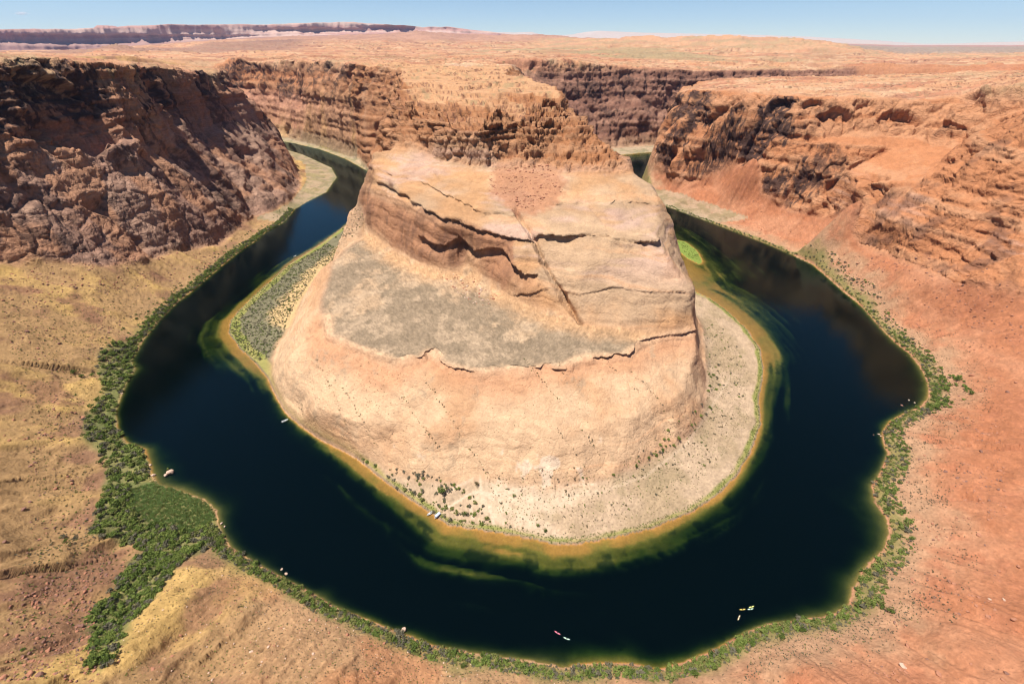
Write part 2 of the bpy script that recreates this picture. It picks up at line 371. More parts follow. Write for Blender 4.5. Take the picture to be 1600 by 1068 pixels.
def blur(A, sig):
    r = int(math.ceil(sig * 2.5)); k = np.exp(-0.5 * (np.arange(-r, r + 1) / sig) ** 2); k = (k / k.sum()).astype(np.float32)
    B = np.pad(A, ((r, r), (0, 0)), mode='edge'); A2 = sum(k[i] * B[i:i + A.shape[0]] for i in range(2 * r + 1))
    B = np.pad(A2, ((0, 0), (r, r)), mode='edge'); return sum(k[i] * B[:, i:i + A.shape[1]] for i in range(2 * r + 1))

def sample(A, x, y):
    u = np.clip((x - RX0) / RC, 0, NX - 1.001); v = np.clip((y - RY0) / RC, 0, NY - 1.001)
    i = u.astype(np.int32); j = v.astype(np.int32); fu = (u - i).astype(np.float32); fv = (v - j).astype(np.float32)
    return (A[j, i] * (1 - fu) + A[j, i + 1] * fu) * (1 - fv) + (A[j + 1, i] * (1 - fu) + A[j + 1, i + 1] * fu) * fv

cV, cZ, cF = cdt_mesh(LINES, POINTS)
H0 = raster_tris(cV, cZ, cF)
H0[np.isnan(H0)] = 250.0
GX, GY = np.meshgrid(RX0 + np.arange(NX) * RC, RY0 + np.arange(NY) * RC)
WATER = in_poly(GX, GY, RIVER)

# ------------------------------------------------------------------ river bed: shelves on the inside of the bend, steep outer banks
wj, wi = np.nonzero(WATER)
wx, wy = GX[wj, wi], GY[wj, wi]
d_in, al_in = line_dist(wx, wy, SHORE_IN)
d_out, al_out = line_dist(wx, wy, SHORE_OUT)

def along_control(line, ctl):
    pts = np.array([atz(c[0], c[1], 0)[:2] for c in ctl]); v = np.array([c[2] for c in ctl], dtype=float)
    _, a = line_dist(pts[:, 0], pts[:, 1], line)
    o = np.argsort(a)
    return a[o], v[o]

ca, cv = along_control(SHORE_IN, [(1086, 455, 115), (1150, 500, 58), (1194, 580, 19), (1189, 662, 11), (1150, 745, 11), (1080, 800, 12), (960, 840, 13), (850, 850, 20), (742, 828, 22),
    (635, 776, 17), (560, 718, 20), (500, 686, 7), (430, 612, 6), (400, 568, 26), (357, 520, 34), (385, 472, 26), (450, 414, 22), (540, 352, 14), (571, 328, 8)])
oa, ovv = along_control(SHORE_OUT, [(1028, 318, 8), (1290, 430, 8), (1420, 552, 9), (1447, 590, 16), (1440, 634, 12), (1380, 690, 4), (1362, 770, 12), (1388, 820, 18), (1344, 896, 9), (1300, 960, 9), (1168, 985, 5), (980, 1036, 9), (840, 1034, 7),
    (620, 986, 5), (440, 901, 5), (346, 830, 7), (318, 779, 14), (236, 737, 14), (184, 670, 5), (205, 563, 10), (250, 500, 5), (415, 363, 6), (510, 300, 16)])
s_in = np.interp(al_in, ca, cv) * (1 + 0.5 * fbm(al_in / 45.0, 0 * al_in + 3.3, oct=3)); s_out = np.interp(al_out, oa, ovv)
streak = fbm(al_in / 110.0 + 0.02 * d_in, d_in / 6.5, oct=4) + 0.35 * fbm(al_in / 30.0 + 40, d_in / 2.6, oct=3)
patch = fbm(wx / 24.0, wy / 24.0, oct=4)
u_in = d_in / s_in * (1 + 0.75 * streak + 0.12 * patch); u_out = d_out / s_out * (1 + 0.5 * patch)
DEEP = 9.0
dep_in = 0.25 + 0.6 * np.minimum(u_in, 0.4) + 2.6 * np.maximum(u_in - 0.33, 0) ** 1.1 + 9.0 * np.maximum(u_in - 1.0, 0)
dep_out = 0.3 + 2.6 * u_out ** 1.3
dep = np.minimum(np.minimum(dep_in, dep_out), DEEP + 1.5 * streak)
dep = np.minimum(dep, np.minimum(0.2 + 0.34 * d_in, 0.4 + 1.0 * d_out))
ISLET = Zl(0, (1056, 374), (1072, 378), (1090, 392), (1098, 408), (1093, 413), (1075, 404), (1060, 392))
di, _ = line_dist(wx, wy, ISLET, closed=True)
ii = in_poly(wx, wy, ISLET)
dep = np.where(ii, -0.15 - 0.06 * np.minimum(di, 8), np.minimum(dep, 0.1 + di * 0.07 + 0.4 * np.abs(patch)))

# soften the facets of the survey triangles, more on loose slopes than on rock
def poly_mask(*parts):
    P = []
    for p in parts: P += p
    return in_poly(GX, GY, P)

BACK = [(220, 1420), (-445, 1580), (-480, 1470), (-438, 1400)] + Zl(3, (574, 268), (571, 300), (571, 330))
BACK2 = [(220, 1420), (-430, 1500), (-405, 1200), (-335, 900), (-240, 700)]
K_BASE = poly_mask(ROCK_BASE, ROCK_WET, ROCK_FRONT, BACK)
K_LIP = poly_mask(TERR_L, LIP, CLIFF_FOOT[-4:], BACK2)
K_FOOT = poly_mask(CLIFF_FOOT, BACK2)
K_BENCH = poly_mask(BENCH_TOP[::1], [(130, 900), (60, 1420), (-430, 1500), (-405, 1200), (-335, 900), (-235, 720)])
K_LW = poly_mask(LW_BASE, [(-3000, 1780), (-3000, -200), (-700, -200)])
K_RW = poly_mask(RW_FOOT, [(1000, 100), (1000, -200), (3000, -200), (3000, 1600), (1300, 1650), (700, 1570), (480, 1450)])
K_FARL = poly_mask(FARL_BASE, [(-1200, 2700), (-200, 2700), (-200, 1500)])
K_FARR = poly_mask(FARR_BASE, [(1300, 2700), (-200, 2700), (-200, 1450), (100, 1450)])
K_BT = poly_mask(Zl(40, (1330, 372)), RW_FOOT[-6:], [(900, 500), (800, 700)], BT_TOP[::-1])
K_BELOW = GY < 58
K_NEARCLIFF = (GY < 70) & (np.nan_to_num(H0) > 85)
K_PLAT = H0 > 222
K_ROCK = K_LW | K_RW | K_FARL | K_FARR | (K_BASE & ~(K_LIP & ~K_FOOT)) | K_NEARCLIFF

H = H0.copy()
H[wj, wi] = -dep
Hs1, Hs3 = blur(H, 1.0), blur(H, 3.2)
wr = np.clip(blur(K_ROCK.astype(np.float32), 1.5), 0, 1)
HH = Hs3 * (1 - wr) + (0.6 * H + 0.4 * Hs1) * wr
near_w = blur(WATER.astype(np.float32), 2.0)
HH = np.where(near_w > 0.02, H, HH)
lipm = blur((np.abs(line_dist(GX[:, :], GY[:, :], LIP)[0]) < 14).astype(np.float32), 1.0)
HH = HH * (1 - lipm) + H * lipm
HN = blur(HH, 3.0)                                  # for directions of growth
gy_, gx_ = np.gradient(HN, RC)
gy2, gx2 = np.gradient(blur(HH, 1.2), RC)

def soft(m, s=1.2): return blur(m.astype(np.float32), s)
W = dict(base=soft(K_BASE), lip=soft(K_LIP), foot=soft(K_FOOT), bench=soft(K_BENCH, 3), lw=soft(K_LW), rw=soft(K_RW), farl=soft(K_FARL, 9), farr=soft(K_FARR, 6), bt=soft(K_BT, 2),
         water=soft(WATER, 0.6), plat=blur(np.maximum(sstep(215, 245, H), (H > 193) * (np.hypot(gx_, gy_) < 0.33) * (GX > 300)).astype(np.float32), 1.5))
print('raster', round(time.time() - T0, 1))

def cast(pts):                      # where sight lines meet the ground
    pts = np.asarray(pts, dtype=np.float64)
    dx = pts[:, 0] - CX; dy = pts[:, 1] - CY
    f = FPX * CP - dy * SP; d = FPX * SP + dy * CP
    n = np.hypot(dx, f); dx, f, d = dx / n, f / n, d / n
    t = np.full(len(pts), 60.0); done = np.zeros(len(pts), bool)
    for _ in range(2600):
        z = CAM_H - d * t
        h = np.maximum(sample(HH, dx * t, f * t), 0)
        gap = z - h
        done |= gap <= 0
        if done.all(): break
        t = np.where(done, t, t + np.clip(gap * 0.25, 0.35, 25))
    return np.stack([dx * t, f * t, np.maximum(sample(HH, dx * t, f * t), 0)], 1)

# ------------------------------------------------------------------ far country: ranges of hills, mesas and cliffs out to the horizon
FAR = dict(
    a=Rl(2450, (-400, 78), (-100, 84), (0, 86), (100, 88), (200, 92), (300, 95), (345, 96), (400, 90), (500, 86), (620, 90), (700, 90), (780, 88), (900, 89), (1000, 94), (1140, 102), (1300, 107), (1450, 106), (1600, 100), (2000, 92)),
    b=Rl(3300, (-400, 78), (0, 83), (130, 84), (220, 84), (330, 86), (430, 82), (560, 82), (700, 84), (800, 83), (950, 84), (1100, 90), (1250, 98), (1400, 101), (1600, 97), (2000, 90)),
    b2=Rl(3900, (-400, 78), (0, 82), (100, 81), (150, 76), (180, 69), (212, 73), (260, 76), (300, 78), (360, 76), (430, 78)),
    b3=Rl(4300, (-400, 78), (0, 81), (100, 82), (180, 76), (215, 78), (300, 78), (330, 70), (400, 68), (450, 66), (520, 68), (600, 70)),
    c=Rl(4600, (700, 79), (800, 77), (850, 77), (950, 75), (1100, 77), (1250, 82), (1345, 88), (1375, 92), (1450, 93), (1600, 90), (2000, 86)),
    d=Rl(5200, (850, 71), (900, 66), (950, 62), (1010, 58), (1100, 57), (1200, 60), (1290, 64), (1345, 73), (1365, 84), (1390, 90), (1450, 90), (1600, 87)),
    e=Rl(7000, (-400, 79), (0, 80), (150, 78), (260, 72), (330, 64), (400, 61), (450, 59), (520, 57), (600, 54), (650, 49), (690, 52), (720, 55), (780, 57), (840, 56), (870, 58), (920, 62), (1000, 64), (1100, 64), (1300, 72), (1420, 84), (1600, 82), (2000, 80)),
    f=Rl(9500, (-400, 80), (0, 83), (150, 79), (250, 70), (400, 64), (520, 59), (600, 56), (700, 56), (800, 59), (900, 62), (1000, 64), (1200, 66), (1400, 76), (1600, 76), (2000, 75)),
    g=Rl(12880, (-400, 82), (0, 82), (40, 80), (100, 80), (150, 76), (250, 67), (400, 58), (520, 54), (600, 52), (680, 52), (750, 57), (800, 60)),
    g2=Rl(13025, (-400, 62), (0, 62), (40, 60), (100, 62), (150, 59), (250, 54), (400, 48), (520, 44), (600, 46), (680, 48), (750, 55), (800, 58)),
    h=Rl(13090, (-400, 46), (-100, 47), (0, 46), (60, 45), (110, 46), (145, 44), (150, 39), (166, 39), (172, 43), (200, 41), (265, 38), (330, 39), (400, 39), (470, 37), (540, 35), (600, 38), (645, 41), (660, 43), (700, 42), (750, 48), (800, 54)),
    i=Rl(16000, (-400, 50), (0, 49), (200, 44), (400, 42), (540, 38), (640, 44), (700, 46), (760, 53), (800, 62), (840, 62), (900, 63), (1000, 63), (1200, 65), (1400, 71), (1600, 71), (2000, 71)),
    j=Rl(19000, (-400, 55), (0, 54), (400, 47), (600, 46), (740, 53), (770, 50), (800, 51), (832, 50), (845, 54), (880, 55), (918, 53), (935, 48), (980, 50), (1040, 52), (1100, 53), (1200, 55), (1250, 57), (1330, 61), (1400, 67), (1435, 69), (1500, 68), (1560, 66), (1600, 65), (2000, 64)),
    k=Rl(30000, (-400, 60), (0, 60), (600, 60), (800, 60), (1200, 62), (1500, 69), (1600, 69), (2000, 69)))
fl = {}
for k_, L in FAR.items():
    fl[k_] = [(math.atan2(p[0], p[1]), 0.5 * math.log(math.hypot(p[0], p[1])), p[2]) for p in L]
fV, fZ, fF = cdt_mesh(fl, [(-1.3, 0.5 * math.log(2400), 290), (1.3, 0.5 * math.log(2400), 250), (-1.3, 0.5 * math.log(31000), 600), (1.3, 0.5 * math.log(31000), 250)])
FA0, FA1, FL0, FL1, FNA, FNL = -1.25, 1.25, 0.5 * math.log(2300), 0.5 * math.log(29900), 2400, 520
HF = np.full((FNL, FNA), np.nan, dtype=np.float32)
def far_raster():
    da = (FA1 - FA0) / (FNA - 1); dl = (FL1 - FL0) / (FNL - 1)
    for f in fF:
        a, b, c = fV[f[0]], fV[f[1]], fV[f[2]]
        i0 = max(0, int((min(a[0], b[0], c[0]) - FA0) / da)); i1 = min(FNA - 1, int((max(a[0], b[0], c[0]) - FA0) / da) + 1)
        j0 = max(0, int((min(a[1], b[1], c[1]) - FL0) / dl)); j1 = min(FNL - 1, int((max(a[1], b[1], c[1]) - FL0) / dl) + 1)
        if i1 < i0 or j1 < j0: continue
        den = (b[1] - c[1]) * (a[0] - c[0]) + (c[0] - b[0]) * (a[1] - c[1])
        if abs(den) < 1e-12: continue
        X = (FA0 + np.arange(i0, i1 + 1) * da)[None, :]; Y = (FL0 + np.arange(j0, j1 + 1) * dl)[:, None]
        w0 = ((b[1] - c[1]) * (X - c[0]) + (c[0] - b[0]) * (Y - c[1])) / den
        w1 = ((c[1] - a[1]) * (X - c[0]) + (a[0] - c[0]) * (Y - c[1])) / den
        m = (w0 >= -1e-6) & (w1 >= -1e-6) & (1 - w0 - w1 >= -1e-6)
        if m.any(): HF[j0:j1 + 1, i0:i1 + 1][m] = (w0 * fZ[f[0]] + w1 * fZ[f[1]] + (1 - w0 - w1) * fZ[f[2]])[m]
far_raster()
HF[np.isnan(HF)] = 250.0

def sample_far(az, lr):
    u = np.clip((az - FA0) / (FA1 - FA0) * (FNA - 1), 0, FNA - 1.001); v = np.clip((lr - FL0) / (FL1 - FL0) * (FNL - 1), 0, FNL - 1.001)
    i = u.astype(np.int32); j = v.astype(np.int32); fu = u - i; fv = v - j
    return (HF[j, i] * (1 - fu) + HF[j, i + 1] * fu) * (1 - fv) + (HF[j + 1, i] * (1 - fu) + HF[j + 1, i + 1] * fu) * fv

# ------------------------------------------------------------------ ground sheet: fans of vertices, closer together near the overlook
ta = np.linspace(-1.05, 1.05, N_COL)
az = np.arctan(ta)
side = np.linspace(az[-1], math.radians(77), N_SIDE + 1)[1:]
az = np.concatenate([-side[::-1], az, side])
rows = [34.0]
while rows[-1] < 20600:
    r = rows[-1]
    k = (r * r + 280.0 ** 2) / 280.0 / 455.0                     # ground length of one pixel of a 1024 px picture
    st = max(ROW_PX * k if r > 75 else 4.0, 0.5)
    if r < 2500: st = min(st, 2.6 + r * 0.0026)
    elif r < 12600: st = min(st, r * 0.012)
    elif r < 13250: st = 14.0
    else: st = r * 0.02
    rows.append(r + st)
rr = np.array(rows)
NA, NR = len(az), len(rr)
A2, R2 = np.meshgrid(az, rr)
X = (np.sin(A2) * R2).ravel(); Y = (np.cos(A2) * R2).ravel()
RAD = R2.ravel(); AZ = A2.ravel()

def warp(x, y):
    a = 1 - np.clip(sample(near_w, x, y) * 6, 0, 1)
    a = a * (0.25 + 0.75 * sample(wr, x, y))
    return x + a * (7.0 * fbm(x / 55, y / 55, oct=3) + 2.0 * fbm(x / 14 + 9, y / 14, oct=2)), y + a * (7.0 * fbm(x / 55 + 71, y / 55 + 13, oct=3) + 2.0 * fbm(x / 14, y / 14 + 33, oct=2))

wx_, wy_ = warp(X, Y)
Zn = sample(HH, wx_, wy_)
lr = 0.5 * np.log(RAD)
far_w = sstep(2250, 2560, RAD)
Zf = sample_far(AZ + 0.004 * fbm(X / 500, Y / 500, oct=3), lr + 0.004 * fbm(X / 500 + 50, Y / 500, oct=3) * np.clip(RAD / 6000, 0, 1))
Z = Zn * (1 - far_w) + Zf * far_w
P = np.stack([X, Y, Z], 1).astype(np.float64)
j, i = np.meshgrid(np.arange(NR - 1), np.arange(NA - 1), indexing='ij')
keep = ~((rr[j] > 620) & (np.abs(az[i]) > 1.05))
j, i = j[keep], i[keep]
v0 = (j * NA + i).ravel(); v1 = v0 + 1; v2 = v0 + NA + 1; v3 = v0 + NA
d1 = np.abs(P[v0, 2] - P[v2, 2]); d2 = np.abs(P[v1, 2] - P[v3, 2])
sw = d2 < d1
T = np.concatenate([np.stack([v0, v1, np.where(sw, v3, v2)], 1), np.stack([np.where(sw, v1, v0), v2, v3], 1)])
# orientation up
n_z = np.cross(P[T[:, 1]] - P[T[:, 0]], P[T[:, 2]] - P[T[:, 0]])[:, 2]
T[n_z < 0] = T[n_z < 0][:, [0, 2, 1]]
print('grid', P.shape, T.shape, round(time.time() - T0, 1))

def refine(P, T, limit):
    px, py, f = proj(P)
    px *= 0.64; py *= 0.64
    def L(a, b): return np.hypot(px[a] - px[b], py[a] - py[b])
    e = np.stack([T[:, 0], T[:, 1], T[:, 1], T[:, 2], T[:, 2], T[:, 0]], 1).reshape(-1, 3, 2)
    ln = np.stack([L(T[:, 0], T[:, 1]), L(T[:, 1], T[:, 2]), L(T[:, 2], T[:, 0])], 1)
    long = ln > limit
    vis = (px[T] > -60).any(1) & (px[T] < 1084).any(1) & (py[T] > -30).any(1) & (py[T] < 730).any(1) & (P[T[:, 0], 1] > 40)
    cand = np.nonzero(long.any(1) & vis)[0]
    if len(cand) == 0: return P, T, 0
    Tc = T[cand]; lc = long[cand]
    n = np.cross(P[Tc[:, 1]] - P[Tc[:, 0]], P[Tc[:, 2]] - P[Tc[:, 0]])
    front = ((np.array([0, 0, CAM_H]) - P[Tc[:, 0]]) * n).sum(1) > 0
    ed = np.sort(e[cand], 2).reshape(-1, 2)
    key = ed[:, 0].astype(np.int64) * (len(P) + 1) + ed[:, 1]
    uk, inv = np.unique(key, return_inverse=True)
    mark = np.zeros(len(uk), bool)
    np.logical_or.at(mark, inv.ravel(), (lc & front[:, None]).ravel())
    newid = np.full(len(uk), -1, np.int64)
    newid[mark] = len(P) + np.arange(mark.sum())
    ua, ub = uk // (len(P) + 1), uk % (len(P) + 1)
    Pn = np.vstack([P, (P[ua[mark]] + P[ub[mark]]) / 2])
    m = newid[inv.reshape(-1, 3)]
    a, b, c = Tc[:, 0], Tc[:, 1], Tc[:, 2]; ab, bc, ca_ = m[:, 0], m[:, 1], m[:, 2]
    code = (ab >= 0) * 1 + (bc >= 0) * 2 + (ca_ >= 0) * 4
    outt = [np.delete(T, cand, 0), Tc[code == 0]]
    def add(sel, *tr):
        for t in tr: outt.append(np.stack([q[sel] for q in t], 1))
    s = code == 1; add(s, (a, ab, c), (ab, b, c))
    s = code == 2; add(s, (a, b, bc), (a, bc, c))
    s = code == 4; add(s, (a, b, ca_), (ca_, b, c))
    s = code == 3; add(s, (ab, b, bc), (a, ab, bc), (a, bc, c))
    s = code == 6; add(s, (bc, c, ca_), (a, b, bc), (a, bc, ca_))
    s = code == 5; add(s, (a, ab, ca_), (ab, b, c), (ab, c, ca_))
    s = code == 7; add(s, (a, ab, ca_), (ab, b, bc), (ca_, bc, c), (ab, bc, ca_))
    return Pn, np.concatenate(outt), int(mark.sum())

for lim in REFINE:
    P, T, nn = refine(P, T, lim)
    print('refine', nn, len(P), len(T), round(time.time() - T0, 1))

# ------------------------------------------------------------------ weather the rock: ledges, joints, ribs, cracks
x, y, z = P[:, 0].copy(), P[:, 1].copy(), P[:, 2].copy()
RAD = np.hypot(x, y)
far_w = sstep(2250, 2560, RAD)
w = {k: sample(v, x, y) for k, v in W.items()}
gx = sample(gx_, x, y); gy = sample(gy_, x, y)
sx, sy = sample(gx2, x, y), sample(gy2, x, y)
slope = np.hypot(sx, sy) * (1 - far_w)
steep = sstep(0.55, 1.25, slope)
nl = np.sqrt(1 + gx * gx + gy * gy)
N = np.stack([-gx / nl, -gy / nl, 1 / nl], 1)
near = far_w < 0.5
in_mass = w['bench'] * (1 - w['farl']) * (1 - w['farr'])
in_low = np.clip(w['foot'] - w['bench'], 0, 1)                 # smooth band and bench of the butte
in_terr = np.clip(w['lip'] - w['foot'], 0, 1) * (1 - w['water'])
in_dome = np.clip(w['base'] - np.maximum(w['lip'], w['foot']), 0, 1)
flank = sstep(-185, -200, x) * sstep(640, 680, y) * sstep(12, 22, z)               # left flank of the butte above the river
in_mass = np.clip(in_mass + in_dome * flank, 0, 1); in_dome = in_dome * (1 - flank)
is_rockwall = np.clip(w['lw'] + w['rw'] + w['farl'] + w['farr'], 0, 1)
bt = w['bt'] * w['rw']
smoothrock = np.clip(in_low + in_dome + 0.75 * bt, 0, 1)
rough = np.clip(is_rockwall * (1 - 0.75 * bt) + in_mass, 0, 1)
inner_flat = (1 - w['base']) * (1 - is_rockwall)
talus = np.clip(1 - is_rockwall - w['base'] - w['water'], 0, 1) * (1 - far_w)
in_bank = in_poly(x, y, SHORE_IN + [(1300, 2400), (-1160, 2400)]).astype(np.float32) * (1 - w['base']) * (1 - is_rockwall) * (z < 40)  # flats inside the bend
talus_out = talus * (1 - in_bank)
under = (w['water'] > 0.5) & near & (z < 0.02)

zz = z + 7.0 * fbm(x / 130, y / 130, oct=2)                    # slightly warped bedding
bed1 = vnoise(zz / 8.5, x / 320, y / 320)
bed2 = vnoise(zz / 3.4 + 7, x / 160, y / 160)
bed3 = vnoise(zz / 1.5 + 3, x / 90, y / 90)
joint1 = ridged(x / 34 + 0.004 * z, y / 34, z / 75, oct=2)
joint2 = ridged(x / 12.5, y / 12.5, z / 26, oct=2)
lump = fbm(x / 42, y / 42, z / 36, oct=3)
grain = fbm(x / 6.5, y / 6.5, z / 6.5, oct=3)
fine = fbm(x / 2.2, y / 2.2, z / 2.2, oct=2)
big = fbm(x / 95, y / 95, z / 160, oct=3)

st_r = 0.25 + 0.75 * steep
ri = np.nonzero((rough > 0.02) & near)[0]                      # only the broken rock is worked in blocks
def blocks(sxy, sz, seed, skew=0.0):
    xx, yy, z_ = x[ri], y[ri], zz[ri]
    ox = 0.35 * sxy * fbm(xx / sxy, yy / sxy, z_ / sxy, oct=2)
    f1, f2, v = worley((xx + ox + skew * z_) / sxy, (yy + ox) / sxy, z_ / sz, seed)
    return v, np.exp(-((f2 - f1) / 0.11) ** 2)
bv1, bc1 = blocks(30.0, 34.0, 0)
bv2, bc2 = blocks(11.0, 8.0, 90, 0.2)
def full(a):
    o = np.zeros(len(x), np.float32); o[ri] = a; return o
bv1, bc1, bv2, bc2 = full(bv1), full(bc1), full(bv2), full(bc2)
ledge1 = np.tanh(3.2 * bed1); ledge2 = np.tanh(3.0 * bed2)
calm = 1 - 0.6 * w['rw'] - 0.35 * w['farl']                    # the sunny walls break in larger, smoother slabs
D = is_rockwall * (1 - 0.75 * bt) * near * (st_r * (13.0 * big + 6.0 * joint1 + 2.2 * calm * joint2 + 2.2 * ledge1 + 1.3 * calm * ledge2 + 3.6 * bv1 - 3.0 * bc1 + calm * (1.7 * bv2 - 1.4 * bc2)) + calm * (0.9 * grain + 0.5 * fine + 0.5 * bed3 * steep))
lw_low = w['lw'] * sstep(-300, -450, x) * sstep(200, 165, z)
D -= lw_low * near * (st_r * (2.6 * bv1 - 1.0 * bc1 + 1.5 * bv2 - 0.6 * bc2 + 1.8 * ledge1 + 1.1 * ledge2 + 4.0 * joint1 + 1.9 * joint2) * 0.9)
slab = ridged((y + 0.55 * x) / 24, z / 150, (x - y) / 90, oct=3)
D += lw_low * near * 3.4 * slab
# deep clefts between buttresses of the big walls
cleft = np.maximum(ridged(x / 62 + 5, y / 62, z / 300, oct=2) - 0.5, 0) / 0.5
D -= is_rockwall * steep * near * 17.0 * cleft * (1 - 0.6 * bt)
brk = sstep(160, 168, z) * sstep(246, 236, z)
D += in_mass * near * ((4.2 * big + 3.2 * ledge1 + 2.0 * ledge2 + (4.0 * bv1 - 4.5 * bc1) * brk) * (0.35 + 0.65 * steep) + (2.6 * bv2 - 3.0 * bc2) * (0.25 + 0.75 * brk) + 0.7 * grain + 0.4 * fine)
crossb = vnoise((zz + 0.35 * x + 0.5 * big * 30) / 2.6, x / 120, y / 120)
D += smoothrock * near * (2.2 * lump + 2.2 * in_low * sstep(0.9, 1.5, slope) * ridged(x / 24 + 0.01 * z, y / 24, z / 90, oct=2) + (0.2 + 0.25 * bt) * np.tanh(2.5 * bed1) * steep + (0.12 + 0.1 * bt) * ledge2 * steep + 0.25 * crossb + 0.2 * grain + 0.10 * fine)
zp = z + 9.0 * fbm(x / 75 + 3, y / 75, oct=3) + 0.05 * x
pil = np.sqrt(np.abs(np.sin(math.pi * zp / 15.0 + 1.2 * vnoise(x / 60, y / 60))) + 0.001)
D += near * pil * (1.3 * in_low + 0.45 * in_dome + 1.6 * bt)
pil2 = np.sqrt(np.abs(np.sin(math.pi * (zp + 0.06 * y) / 5.2)) + 0.001)
D += near * pil2 * (0.6 * in_low + 0.22 * in_dome + 0.6 * bt)
D += bt * near * (5.0 * ridged((x + y * 0.5 - 0.75 * z) / 19, z / 70, y / 80, oct=3) + 1.8 * lump + 0.3 * ledge2 + 1.2 * bv2 - 1.0 * bc2)
d_so = np.full(len(x), 999.0); a_so = np.zeros(len(x)); mt = talus_out > 0.01
d_so[mt], a_so[mt] = line_dist(x[mt], y[mt], SHORE_OUT)
tongue = fbm(a_so / 26 + 0.3 * fbm(x / 16, y / 16, oct=3), d_so / 110, oct=4)
D += talus_out * near * sstep(6, 40, d_so) * (7.5 * tongue + 3.0 * ridged(a_so / 15, d_so / 60, oct=3))
rill = ridged(x / 30 + 0.3 * fbm(x / 40, y / 40), y / 30, oct=2)
D += talus_out * near * (1.3 * lump + 0.9 * rill * sstep(2, 12, z) + 0.45 * grain + 0.22 * fine)
D += in_terr * near * (0.35 * lump + 0.15 * grain) + in_bank * near * (0.25 * lump + 0.12 * grain)
dots = vnoise(x / 9, y / 9)
D += w['plat'] * near * (2.2 * np.tanh(6 * fbm(x / 110, y / 55, oct=4)) + 1.7 * np.tanh(6 * fbm(x / 45 + 7, y / 22, oct=3)) + 0.6 * grain)
D *= np.clip(z / 2.5, 0, 1) * (z > 0) * sstep(60, 110, RAD)
mlip = np.nonzero((in_dome > 0.3) & (np.abs(x) < 260) & (z < 60) & (z > 50))[0]
dlp0, _ = line_dist(x[mlip], y[mlip], LIP)
D[mlip] -= 0.0 * sstep(6.0, 3.0, dlp0) * sstep(0.55, 0.95, slope[mlip]) * sstep(58.3, 57.2, z[mlip]) * sstep(-0.35, 0.25, fbm(x[mlip] / 18, y[mlip] / 18, oct=3))
# plateau and far hills
fz = far_w * (2.5 * fbm(x / 90, y / 90, oct=4) + 6.0 * fbm(x / 420, y / 420, oct=3))
hill = sstep(2900, 3600, RAD) * (1 - sstep(11000, 12500, RAD)) * sstep(300, 360, z)
fz += hill * 14 * ridged(x / 240, y / 240, oct=4)
brown = sstep(3000, 3700, RAD) * (1 - sstep(7500, 9500, RAD)) * sstep(0.0, -0.15, np.arctan2(x, y))
fz += brown * (13 * ridged(x / 190, y / 190, oct=4) - 3)
fz += far_w * (1 - sstep(9000, 11000, RAD)) * (1 - brown) * (4.5 * np.tanh(6 * fbm(x / 340, y / 110, oct=4)) + 3.2 * np.tanh(6 * fbm(x / 120 + 4, y / 45, oct=3))) * np.clip(RAD / 3500, 0.6, 2.0)
cl = sstep(12300, 12600, RAD) * (1 - sstep(14500, 15000, RAD))
fz += cl * 14 * fbm(x / 300, y / 300, oct=3)
vcl = cl * sstep(0.08, 0.5, 1.0)
azv = np.arctan2(x, y)
NF = np.stack([-x / RAD, -y / RAD, 0 * x], 1)
DF = vcl * (230 * ridged(azv * 26, z / 1600, oct=5) + 70 * np.tanh(3 * vnoise(z / 70, azv * 6)))

# cracks and grooves followed over the rock
CRACKS = [  # (points in the picture, half width m, depth m)
    ([(805, 330), (822, 352), (838, 380), (850, 410), (866, 440), (882, 472), (905, 503)], 4.6, 9.0),
    ([(905, 305), (925, 330), (945, 352), (955, 368)], 1.6, 2.0),
    ([(950, 290), (975, 320), (990, 345)], 1.3, 1.5),
    ([(640, 314), (690, 338), (742, 357), (790, 372), (815, 378)], 2.0, 3.2),
    ([(600, 288), (640, 309)], 2.0, 2.5),
    ([(905, 372), (930, 366), (960, 374), (1000, 380), (1020, 380)], 2.4, 5.5),
    ([(680, 270), (705, 300), (725, 335)], 1.6, 1.8),
    ([(800, 447), (830, 452), (862, 440)], 1.0, 0.8),
    ([(667, 600), (690, 630), (730, 690), (765, 745)], 0.9, 0.8),
    ([(625, 612), (650, 650), (690, 705)], 0.9, 0.8),
    ([(870, 670), (890, 700), (915, 735)], 0.9, 0.8),
    ([(905, 668), (925, 695), (938, 715)], 0.9, 0.7),
    ([(985, 580), (1020, 620), (1060, 672)], 1.0, 1.0),
    ([(465, 610), (470, 640), (478, 660)], 0.9, 0.8),
    ([(490, 560), (520, 610), (545, 680)], 1.0, 0.9),
    ([(820, 560), (850, 600), (875, 630)], 0.9, 0.8),
    ([(940, 650), (880, 640), (840, 630)], 1.0, 0.6),
    ([(800, 255), (830, 300), (835, 330)], 2.2, 1.2),
    ([(850, 205), (880, 240), (890, 268)], 2.0, 3.0),
    ([(700, 195), (716, 215), (726, 250)], 2.2, 4.0),
    ([(1500, 300), (1450, 330), (1400, 372)], 2.0, 3.0),
    ([(1450, 290), (1400, 320), (1375, 360)], 2.0, 3.0),
    ([(1560, 330), (1500, 360), (1440, 395)], 1.8, 2.5),
    ([(165, 200), (172, 280), (165, 340), (170, 410)], 3.5, 5.0),
    ([(210, 250), (260, 310), (320, 370)], 3.5, 5.0),
    ([(100, 250), (95, 320), (130, 385)], 3.0, 4.0),
    ([(30, 230), (70, 320), (85, 360)], 3.0, 4.5),
    ([(265, 180), (310, 240), (345, 300)], 3.5, 6.0),
]
